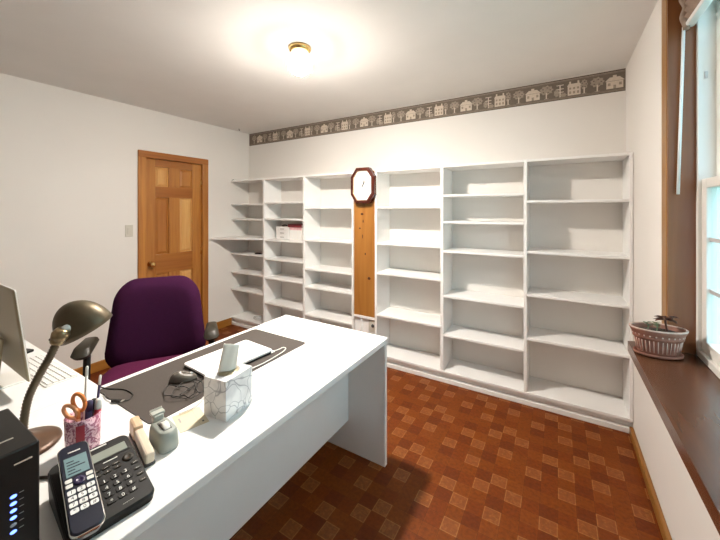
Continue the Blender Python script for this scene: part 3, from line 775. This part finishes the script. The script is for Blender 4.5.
pen('marker', 'fat navy marker in the middle of the pencil cup', .010, .006, .04, .03, .145, .009, 'navy', 'navy')
pen('marker', 'fat red marker with a white top at the right of the cup', .022, .020, -.02, .10, .142, .009, 'red', 'paper')
pen('marker', 'dark blue black marker behind the red one in the cup', -.006, .018, .0, .09, .135, .008, 'black', 'ink')
sc = thing('scissors', 'scissors with orange handles, points down in the pencil cup', 'scissors', (PC[0]+.006, PC[1]-.014, T+.008))
rv = Vector((.856, .516, 0)); uv = Vector((.15, -.1, 1)).normalized()
def loop(nm, c, w_, h_, rot, m):
    q = MB(); pts = []
    for i in range(25):
        a = 2*PI*i/24; x, y = w_*math.cos(a), h_*math.sin(a)
        x, y = x*math.cos(rot)-y*math.sin(rot), x*math.sin(rot)+y*math.cos(rot)
        pts.append(Vector(c)+rv*x+uv*y)
    q.tube(pts, .0055, M[m], 10); return q
q = loop('h', (.004, -.0, .150), .018, .029, R(8), 'orange'); q.tube([(.002, 0, .125), (.0, 0, .11), (0, 0, .10)], .006, M['orange']); q.build('handle', sc)
q = loop('h', (-.016, -.014, .122), .017, .024, R(38), 'orange_l'); q.tube([(-.008, -.008, .106), (0, 0, .095), (0, 0, .09)], .006, M['orange_l']); q.build('handle', sc)
q = MB(); q.box((-.004, -.002, 0), (.004, .0, .10), M['steel'], .0005); q.build('blade', sc)
q = MB(); q.box((-.004, .0005, 0), (.004, .0025, .10), M['steel'], .0005); q.build('blade', sc)

# ------------------------------------------------------------------ telephone
ph = thing('telephone', 'black desk telephone base with keypad and display at the desk edge', 'telephone', (-1.008, .380, T+.0002), R(-7))
# local +X runs down the keypad towards the camera, +Y to the right; the top slopes
PL, PW = .225, .176
def slope(x): return .078-.25*(x+PL/2)
mb = MB(); out = rrect(PL, PW, .018, 5); n = len(out)
v = [(x*.97, y*.97, 0) for x, y in out]+[(x, y, slope(x)-.006) for x, y in out]+[(x*.975, y*.97, slope(x*.975)) for x, y in out]
f = [tuple(range(n))[::-1], tuple(range(2*n, 3*n))]+[(i, (i+1) % n, n+(i+1) % n, n+i) for i in range(n)]+[(n+i, n+(i+1) % n, 2*n+(i+1) % n, 2*n+i) for i in range(n)]
mb.faces(v, f, M['blackm']); mb.build('housing', ph)
SA = math.atan(.25)
def onface(x, y, lift=0): return Matrix.Translation((x, y, slope(x)+lift)) @ Matrix.Rotation(SA, 4, 'Y') @ Matrix.Rotation(PI/2, 4, 'Z')
# in the face frame: +X is right... (local x -> +Y), y -> up the face (-X)
mb = MB(); mb.box((-.044, -.014, .0005), (.044, .014, .0022), M['lcd'], .001, mtx=onface(-.070, .030)); mb.build('display', ph)['label'] = 'grey display'
mb = MB(); mb.box((-.05, -.019, .0), (.05, .019, .0012), M['black'], .001, mtx=onface(-.070, .030)); mb.build('display_bezel', ph)
mb = MB(); mb.box((-.018, -.002, .0003), (.018, .002, .0012), M['alu_l'], 0, mtx=onface(-.103, .018)); mb.build('badge', ph)['label'] = 'small pale badge strip'
mb = MB(); mb.box((-.016, -.0012, .0003), (.016, .0012, .0008), M['alu_l'], 0, mtx=onface(-.044, .03)); mb.build('print_line', ph)
def key(parent, mt, w_, h_, t_, m, txt=None, tm=None, ts=.008, nm='button'):
    q = MB(); q.prism(rrect(w_, h_, min(w_, h_)*.25, 3), .0003, t_, M[m], mt)
    if txt:
        v, f = text_mesh(txt, ts); q.faces([(x, y, t_+.0002) for x, y, z in v], f, M[tm or 'paper'], mtx=mt)
    return q.build(nm, parent)
labs = ['1', '2', '3', '4', '5', '6', '7', '8', '9', '*', '0', '#']
for k, s_ in enumerate(labs):
    rr_, cc_ = divmod(k, 3)
    key(ph, onface(.012+rr_*.0205, .003+cc_*.023), .018, .0125, .0022, 'black', s_, 'paper', .0135)
for k in range(4): key(ph, onface(.0+k*.0205, .074), .015, .0085, .0022, 'olive', '\u2014', 'alu_l', .008)
for k in range(3):
    key(ph, onface(-.028+.001*k, -.006+k*.022), .017, .007, .0022, 'olive', '\u2014', 'alu_l', .008)
    key(ph, onface(-.012, -.006+k*.022), .016, .007, .0022, 'olive', '\u2022', 'alu_l', .01)
mb = MB(); mb.lathe([(.013, .0003), (.013, .002), (.007, .0026), (.006, .002)], M['olive'], 20, mtx=onface(-.026, .066)); mb.build('navigation_key', ph)
mb = MB(); v, f = text_mesh('\u2014\u2014\u2014\u2014', .006); mb.faces([(x, y, .0012) for x, y, z in v], f, M['alu_l'], mtx=onface(.097, .030)); mb.build('brand_print', ph)
mb = MB(); mb.box((-.032, -.095, .0), (.032, .09, .0018), M['black'], .001, mtx=onface(.0, -.052)); mb.build('cradle', ph)
# cordless handset resting in its cradle
hs0, hs1 = Vector((-1.100, .350, .862)), Vector((-.862, .303, .795))
ax = (hs1-hs0); HL = ax.length; ax.normalize(); rt = Vector((.08, 1, .0)); rt = (rt-ax*rt.dot(ax)).normalized(); nn = ax.cross(rt)
if nn.z < 0: nn = -nn
hmid = (hs0+hs1)/2
hs = thing('cordless_handset', 'blue-black cordless handset with lit screen resting on the telephone base', 'telephone handset', hmid)
HM = Matrix((( -0, 0, 0, 0),)*4)
HM = Matrix.Identity(4)
for i, c_ in enumerate((rt, -ax, nn)):
    for j in range(3): HM[j][i] = c_[j]
HW = .060
out = rrect(HW, HL, .016, 6); n = len(out); mb = MB()
v = [(x*.86, y*.96, -.026) for x, y in out]+[(x, y, -.012) for x, y in out]+[(x, y, -.004) for x, y in out]+[(x*.93, y*.975, 0) for x, y in out]
f = [tuple(range(n))[::-1], tuple(range(3*n, 4*n))]+[(q*n+i, q*n+(i+1) % n, (q+1)*n+(i+1) % n, (q+1)*n+i) for q in range(3) for i in range(n)]
mb.faces(v, f, M['blue_case'], mtx=HM); mb.build('handset_shell', hs)
mb = MB(); o2 = rrect(HW+.002, HL+.002, .017, 6); mb.ring_prism(o2, rrect(HW-.002, HL-.002, .015, 6), -.009, -.004, M['chrome'], HM); mb.build('silver_band', hs)['label'] = 'silver edge band'
def hm(x, y): return HM @ Matrix.Translation((x, y, .0002))
mb = MB(); mb.box((-.022, -.028, 0), (.022, .030, .0012), M['lcd_lit'], .0005, mtx=hm(0, .052)); 
for q in range(5): mb.box((-.018, .014-q*.009, .0013), (-.018+.014+.02*((q*7) % 3)/2, .017-q*.009, .0015), M['blue_case'], 0, mtx=hm(0, .052))
mb.build('screen', hs)['label'] = 'lit teal screen'
mb = MB(); mb.box((-.012, -.0015, 0), (.012, .0015, .001), M['alu_l'], 0, mtx=hm(0, .098)); mb.build('earpiece_slot', hs)
mb = MB(); mb.lathe([(.012, 0), (.012, .002), (.006, .0026), (.005, .0018)], M['navy'], 24, mtx=hm(0, .005)); mb.build('navigation_key', hs)
for sx in (-1, 1):
    for q in range(2): key(hs, hm(sx*.0195, .013-q*.014), .013, .010, .0016, 'alu_l')
for k, s_ in enumerate(labs):
    rr_, cc_ = divmod(k, 3); key(hs, hm((cc_-1)*.0175, -.020-rr_*.0165), .0150, .0118, .0016, 'key', s_, 'blue_case', .0115)
cdp = MB(); cdp.tube(smooth_path([(-1.115, .335, T+.012), (-1.15, .325, T+.006), (-1.20, .335, T+.004), (-1.24, .305, T+.004), (-1.22, .275, T+.004), (-1.17, .270, T+.004), (-1.14, .285, T+.004)]), .004, M['olive'], 8)
tag(cdp.build('phone_cord'), 'dark cord curling on the desk behind the telephone', 'cord')

# ------------------------------------------------------------------ storage box with blue lights
NX, NY0, NY1, NZ = -.955, .075, .249, .985
ns = thing('network_drive', 'black box with a column of blue lights at the left edge', 'computer drive', (NX, NY1, T+.0002))
mb = MB(); mb.box((-.225, NY0-NY1, 0), (0, 0, NZ-T), M['black'], .004, 2); mb.build('case', ns)
for k, z in enumerate((.893, .8785, .864, .8495, .835, .8205)):
    q = MB(); q.lathe([(.0034, 0), (.0034, .001), (.0026, .0018), (.001, .002)], M['led_off' if k == 4 else 'led'], 14, 1, 1.5, mtx=Matrix.Translation((.0001, -.0405, z-T)) @ Matrix.Rotation(PI/2, 4, 'Y')); o = q.build('status_light', ns)
    if k == 4: o['label'] = 'unlit status light'
    q = MB(); q.box((.0001, -.032, z-T+.001), (.0005, -.025, z-T+.0022), M['grey_ink']); q.build('light_mark', ns)
q = MB(); q.box((.0001, -.040, NZ-T-.030), (.0012, -.012, NZ-T-.0265), M['chrome'], .0005); q.build('badge', ns)['label'] = 'silver badge strip'
q = MB(); q.box((-.06, -.052, NZ-T+.0001), (-.054, -.028, NZ-T+.0006), M['chrome']); q.build('top_mark', ns)

# gooseneck lamp
def cam(x, y, dep):
    u, v_ = (x-360)/328, (210-y)/328; c_, s_ = math.cos(R(31.1)), math.sin(R(31.1))
    return Vector(((u*c_-s_)*dep, (u*s_+c_)*dep, 1.48+v_*dep))
LB = Vector((-1.435, .335, T+.0002))
lm = thing('desk_lamp', 'bronze gooseneck desk lamp with a hooded shade', 'lamp', LB)
mb = MB(); mb.lathe([(.088, 0), (.092, .004), (.090, .010), (.078, .016), (.05, .022), (.024, .032), (.018, .04)], M['brown'], 40); mb.build('base', lm)
path = smooth_path([(0, 0, .03), (-.002, .002, .08), (.006, .010, .15), (.030, .026, .215), (.060, .046, .280), (.080, .060, .333)], 14)
mb = MB(); mb.tube(path, .011, M['bronze'], 14, [.0105+.0013*(1 if k % 2 else -1) for k in range(len(path))]); mb.build('gooseneck', lm)
e0 = path[-1]; 
cr, fw, up = Vector((.856, .5165, 0)), Vector((-.5165, .856, 0)), Vector((0, 0, 1))
sd = (e0-path[-4]).normalized()
mb = MB(); tz = sd; tx = tz.cross(Vector((0, 1, 0))).normalized(); ty = tz.cross(tx)
SM = Matrix.Identity(4)
for i, c_ in enumerate((tx, ty, tz)):
    for j in range(3): SM[j][i] = c_[j]
SM = Matrix.Translation(e0-sd*.012) @ SM
mb.lathe([(.012, 0), (.018, .003), (.020, .012), (.017, .016), (.022, .020), (.024, .034), (.020, .044), (.016, .05)], M['bronze_l'], 24, mtx=SM); mb.build('socket', lm)['label'] = 'worn bright socket'
a_ = (cr*.86+fw*.05+up*.40).normalized(); n_ = (up-a_*up.dot(a_)).normalized(); n_ = (n_-fw*.28).normalized(); n_ = (n_-a_*n_.dot(a_)).normalized(); b_ = n_.cross(a_)
SC = e0+cr*.006+up*.024+fw*.080
mb = MB(); rows, seg = 12, 36; v = []; f = []
for shell in (1, .965):
    for j in range(rows+1):
        t = j/rows*PI/2
        for i in range(seg):
            a = 2*PI*i/seg
            ex = .088*(1.0 if math.cos(a) > 0 else .92)
            p = SC+(a_*ex*math.cos(a)*math.cos(t)+b_*.068*math.sin(a)*math.cos(t)+n_*(.084*math.sin(t)-.026*(1-math.sin(t))))*shell
            v.append(tuple(p))
K = rows+1
for q in range(2):
    for j in range(rows):
        for i in range(seg): f.append(tuple(q*K*seg+x for x in (j*seg+i, j*seg+(i+1) % seg, (j+1)*seg+(i+1) % seg, (j+1)*seg+i)))
for i in range(seg): f.append((i, (i+1) % seg, K*seg+(i+1) % seg, K*seg+i))
mb.faces(v, f, M['bronze'], True); mb.build('shade', lm)
mb = MB(); sk = e0+sd*.035; mb.tube([sk, sk+(SC-sk)*.35, sk+(SC-sk)*.75, sk+(SC-sk)*.95], .02, M['tape'], 14, [.010, .016, .022, .010]); mb.build('bulb', lm)
mb = MB(); mb.tube([e0-cr*.018, e0-cr*.026+up*.002], .004, M['ink'], 8); mb.build('switch_key', lm)

# ------------------------------------------------------------------ monitor, keyboard
im = thing('computer_monitor', 'silver computer monitor seen from behind at the left edge', 'monitor', (-2.06, .440, T+.0002))
ty_ = R(6.5)
IM = Matrix.Translation((.012, -.006, .062)) @ Matrix.Rotation(ty_, 4, 'X')
mb = MB(); W2 = .258
ow = rrect(2*W2, .375, .012, 5, 0, .1875); n = len(ow)
v = [(x, .008, z) for x, z in ow]+[(x, .002, z) for x, z in ow]+[(x*.99, -.001, .1825+(z-.1825)*.985) for x, z in ow]+[(x*.95, -.003, .1825+(z-.1825)*.93) for x, z in ow]
f = [tuple(range(n)), tuple(range(3*n, 4*n))[::-1]]+[(q*n+i, q*n+(i+1) % n, (q+1)*n+(i+1) % n, (q+1)*n+i) for q in range(3) for i in range(n)]
mb.faces(v, f, M['alu'], mtx=IM)
mb.build('back_shell', im)
mb = MB(); mb.ring_prism(rrect(2*W2+.002, .377, .013, 5, 0, .1875), rrect(2*W2-.004, .371, .011, 5, 0, .1875), -.0075, -.003, M['alu_l'], IM @ Matrix.Rotation(PI/2, 4, 'X')); mb.build('bezel_edge', im)['label'] = 'bright metal edge'
mb = MB(); mb.box((-W2+.012, .0082, .075), (W2-.012, .0095, .352), M['screen'], 0, mtx=IM); mb.build('screen', im)
mb = MB(); mb.box((-.085, -.10, 0), (.085, .035, .008), M['alu_l'], .004); mb.build('foot', im)
mb = MB(); mb.box((-.07, -.055, .0085), (.07, -.044, .20), M['alu'], .004, mtx=Matrix.Translation((0, -.005, 0)) @ Matrix.Rotation(R(-5), 4, 'X')); mb.build('stand_neck', im)

kb = thing('keyboard', 'white keyboard on the side desk beyond the monitor', 'keyboard', (-2.05, .545, T+.0002), R(2))
mb = MB(); mb.prism(rrect(.43, .116, .008, 4), .0, .006, M['key']); mb.prism(rrect(.418, .106, .004, 3), .0061, .0064, M['keyg']); mb.build('keyboard_body', kb)
kq = MB(); kq.prism(rrect(.0262, .0152, .002, 2), .0066, .0102, M['key']); k0 = kq.build('key', kb)
first = True
for r_ in range(5):
    for c_ in range(14):
        if r_ == 4 and 4 <= c_ <= 8: continue
        o = k0 if first else k0.copy()
        if not first: COL.objects.link(o); o.parent = kb
        first = False
        o.location = (-.194+c_*.0298, -.042+(r_)*.0206 if True else 0, 0)
kq = MB(); kq.prism(rrect(.146, .0152, .002, 2), .0066, .0102, M['key']); o = kq.build('space_bar', kb); o.location = (-.194+6*.0298, -.042+4*.0206, 0)
m2 = thing('mobile_phone', 'small black phone lying between monitor and keyboard', 'phone', (-2.20, .592+.04, T+.0002), R(20))
m2.location = (-2.375, .53, T+.0002)
mb = MB(); mb.prism(rrect(.062, .12, .01, 4), 0, .009, M['blackm']); mb.build('phone_case', m2)
mb = MB(); mb.prism(rrect(.056, .10, .005, 4), .0091, .0096, M['screen']); mb.build('screen', m2)
pp = MB(); pp.box((-.105, -.1, 0), (.105, .1, .0006), M['paper'])
for q in range(6): pp.box((-.08, -.07+q*.022, .0007), (.08-.02*(q % 3), -.068+q*.022, .0008), M['grey_ink'])
tag(pp.build('paper_sheet', loc=(-2.56, .43, T+.0003), rotz=R(12)), 'white printed sheet lying at the far end of the side desk', 'paper')

# ------------------------------------------------------------------ office chair
oc = thing('office_chair', 'dark purple upholstered office chair with black arms behind the desk', 'chair', (-2.005, 1.01, 0), R(-34.8))
def cushion(outline, front, back, p=3, rings=8):
    """outline in (u,v); returns verts (u,v,w) and faces; soft rolled edge"""
    n = len(outline); v = []; f = []
    cu_ = sum(a for a, b in outline)/n; cv_ = sum(b for a, b in outline)/n
    fr = [i/rings for i in range(1, rings+1)]
    for side, th in ((1, front), (-1, back)):
        base = len(v); v.append((cu_, cv_, side*th))
        for q in fr:
            w_ = th*math.sqrt(max(0, 1-q**(2*p)))
            for a, b in outline: v.append((cu_+(a-cu_)*q, cv_+(b-cv_)*q, side*w_))
        for i in range(n):
            j = (i+1) % n
            f.append((base, base+1+i, base+1+j) if side > 0 else (base, base+1+j, base+1+i))
            for k in range(rings-1):
                q = (base+1+k*n+i, base+1+k*n+j, base+1+(k+1)*n+j, base+1+(k+1)*n+i)
                f.append(q if side > 0 else q[::-1])
    return v, f
def trap(wb_, wt, h, r, n=7):
    p = rrect(1, 1, .0, 1)
    out = []
    base = rrect(wb_, h, r, n)
    for x, y in base:
        t = (y+h/2)/h; out.append((x*(1+(wt/wb_-1)*t**1.5), y))
    return out
v, f = cushion(trap(.555, .43, .55, .13, 8), .05, .045, 3)
mb = MB()
# u -> chair left/right (Y), v -> up, w -> forward (X), curved to the back
mb.faces([(-.20+w_-.05*(vv+.1)+.55*u*u, u, .778+vv) for u, vv, w_ in v], f, M['purple'], True); bo = mb.build('backrest', oc)
v, f = cushion(rrect(.52, .54, .11, 8), .045, .035, 3)
mb = MB(); mb.faces([(u+.06, vv, .525+w_-.25*max(0, u-.12)**2*4) for u, vv, w_ in v], f, M['purple_lit'], True); mb.build('seat', oc)
mb = MB(); mb.box((-.2, -.19, .43), (.22, .19, .488), M['blackm'], .012); mb.build('seat_pan', oc)
mb = MB(); mb.tube(smooth_path([(-.10, 0, .415), (-.24, 0, .42), (-.285, 0, .50), (-.275, 0, .70), (-.265, 0, .85)]), .02, M['blackm'], 12); mb.build('back_bar', oc)
for s_ in (-1, 1):
    mb = MB(); mb.tube(smooth_path([(.03, s_*.18, .42), (.03, s_*.27, .42), (.03, s_*.305, .47), (.02, s_*.305, .58), (.01, s_*.305, .72)]), .017, M['blackm'], 12)
    ar = mb.build('armrest_post', oc)
    v, f = cushion(rrect(.235, .075, .034, 6), .020, .018, 2, 6)
    mb = MB(); mb.faces([(u+.015, s_*.305+vv*(1.0+1.6*u), .752+w_*(1.45+2.6*u)-1.2*(u-.0)**2-.05*u) for u, vv, w_ in v], f, M['olive'], True); mb.build('armrest_pad', oc)
mb = MB(); mb.tube([(0, 0, .10), (0, 0, .30)], .028, M['blackm'], 16); mb.tube([(0, 0, .29), (0, 0, .435)], .016, M['steel'], 14); mb.build('gas_lift', oc)
for k in range(5):
    a = R(72*k+20); ca, sa = math.cos(a), math.sin(a)
    mb = MB(); mb.tube([(0.02*ca, .02*sa, .105), (.15*ca, .15*sa, .095), (.29*ca, .29*sa, .075)], .02, M['blackm'], 10, [.026, .021, .016]); lg = mb.build('base_leg', oc)
    mb = MB(); mt3 = Matrix.Translation((.285*ca, .285*sa, .028)) @ Matrix.Rotation(a, 4, 'Z') @ MY
    mb.lathe([(.02, -.022), (.028, -.018), (.028, -.004), (.016, -.003), (.016, .003), (.028, .004), (.028, .018), (.02, .022)], M['black'], 20, mtx=mt3)
    mb.tube([(.287*ca, .287*sa, .03), (.287*ca, .287*sa, .075)], .007, M['steel'], 8); mb.build('caster', lg)

# ------------------------------------------------------------------ potted plant on the sill
ZS = .860
pt = thing('potted_plant', 'oval terracotta planter with a withered plant on the window sill', 'potted plant', (.366, 1.858, ZS+.0002), R(14))
pt.scale = (.93, .93, .96)
fl_ = lambda k, a, r: r*(1+(.035*math.cos(26*a) if 3 <= k <= 5 else 0))
mb = MB(); mb.lathe([(.5, 0), (.82, .001), (.98, .006), (1.0, .016), (.95, .016), (.9, .010), (.5, .008)], M['terra'], 48, .092, .062); mb.build('saucer', pt)
prof = [(.55, .011), (.74, .012), (.77, .018), (.78, .030), (.82, .050), (.86, .070), (.88, .078), (.94, .080), (.95, .086), (.93, .090), (1.0, .104), (1.07, .116), (1.06, .121), (.98, .119), (.90, .104), (.84, .100)]
mb = MB(); mb.lathe(prof, M['terra'], 104, .100, .066, flute=fl_, caps=True)
for i in range(26):
    a = 2*PI*i/26; mb.lathe([(.4, -1), (1, -.5), (1, .5), (.4, 1)], M['terra_w'], 8, .0035, .0035, mtx=Matrix.Translation((.098*math.cos(a)*.955, .065*math.sin(a)*.955, .095)) @ Matrix.Diagonal((1, 1, .0045, 1)))
for i in range(34):
    a = 2*PI*i/34; ca, sa = math.cos(a), math.sin(a)
    mb.tube([(.080*ca, .0525*sa, .024), (.0835*ca, .0550*sa, .050), (.0875*ca, .0577*sa, .074)], .0019, M['terra_w'], 6)
mb.build('pot', pt)
mb = MB(); mb.lathe([(.9, .100), (.85, .106), (.5, .110), (.1, .111)], M['soil'], 40, .094, .062); mb.build('soil', pt)
mb = MB(); mb.ring_prism([(.108*math.cos(2*PI*i/48), .0712*math.sin(2*PI*i/48)) for i in range(48)], [(.100*math.cos(2*PI*i/48), .0635*math.sin(2*PI*i/48)) for i in range(48)], .1195, .1235, M['terra_w']); mb.build('rim', pt)['label'] = 'pale whitewashed rim'
def leaf(mb, p, d_, l, w_, m, droop=.3):
    d_ = Vector(d_).normalized(); sd_ = d_.cross(Vector((0, 0, 1)))
    if sd_.length < .1: sd_ = Vector((1, 0, 0))
    sd_.normalize(); nn_ = sd_.cross(d_); v = []; K_ = 6
    for j in range(K_+1):
        t = j/K_; w2 = w_*math.sin(PI*(t*.92+.06))**.8; c_ = Vector(p)+d_*l*t-Vector((0, 0, 1))*droop*l*t*t
        for q, lift in ((-1, .25), (0, 0), (1, .25)): v.append(tuple(c_+sd_*w2*q+nn_*w2*lift*abs(q)))
        v.append(tuple(c_-nn_*w2*.25))
    f = []
    for j in range(K_):
        b0, b1 = j*4, (j+1)*4
        f += [(b0, b0+1, b1+1, b1), (b0+1, b0+2, b1+2, b1+1), (b0+2, b0+3, b1+3, b1+2), (b0+3, b0, b1, b1+3)]
    mb.faces(v, f, m, True)
mb = MB(); mb.tube(smooth_path([(.035, 0, .108), (.030, .002, .14), (.028, 0, .176)]), .004, M['leaf'], 8); mb.build('stem', pt)
rr = random.Random(4)
for k in range(11):
    mb = MB(); a = k*2.4; el = .1+.5*rr.random()
    leaf(mb, (.028+.004*math.cos(a), .004*math.sin(a), .158+.014*rr.random()), (math.cos(a), math.sin(a), el), .036+.014*rr.random(), .012, M['leaf'], .35); mb.build('leaf', pt)
for px_, py_ in ((-.035, .01), (-.01, -.01), (.004, .018)):
    mb = MB(); mb.tube(smooth_path([(px_, py_, .107), (px_+.004, py_, .125), (px_-.003, py_, .14)]), .0018, M['leafg'], 6); sm = mb.build('sprout', pt)
    for q in range(4):
        mb = MB(); leaf(mb, (px_-.003, py_, .138-.004*q), (math.cos(q*2), math.sin(q*2), .4), .022, .006, M['leafg'], .2); mb.build('leaf', sm)
for k in range(5):
    mb = MB(); leaf(mb, (-.055+.02*k, -.02+.012*(k % 3), .108), (math.cos(k*1.9), math.sin(k*1.9), .15), .03, .010, M['leaf'], .1); mb.build('leaf', pt)

# ------------------------------------------------------------------ light and camera
sun = bpy.data.lights.new('sun', 'SUN'); sun.energy = 3.0; sun.angle = R(2); sun.color = (1, .96, .9)
so = bpy.data.objects.new('sun', sun); COL.objects.link(so); so.rotation_euler = (R(28), R(-38), 0); so.location = (-3, 0, 8)
wld = bpy.data.worlds.new('sky'); bpy.context.scene.world = wld; wld.use_nodes = True
bg = wld.node_tree.nodes['Background']; bg.inputs[0].default_value = (.62, .83, 1, 1); bg.inputs[1].default_value = 2.8

cam_d = bpy.data.cameras.new('camera'); cam_o = bpy.data.objects.new('camera', cam_d); COL.objects.link(cam_o)
cam_o.location = (0, 0, 1.48); cam_o.rotation_euler = (R(90), 0, R(31.1))
cam_d.sensor_width = 36; cam_d.lens = 328/720*36; cam_d.shift_y = -60/720; cam_d.clip_start = .03
scn = bpy.context.scene
scn.camera = cam_o
scn.view_settings.view_transform = 'Standard'; scn.view_settings.look = 'None'; scn.view_settings.gamma = 1
scn.view_settings.use_curve_mapping = False
scn.view_settings.exposure = 1.02
scn.cycles.max_bounces = 10; scn.cycles.diffuse_bounces = 6
scn.cycles.use_denoising = True
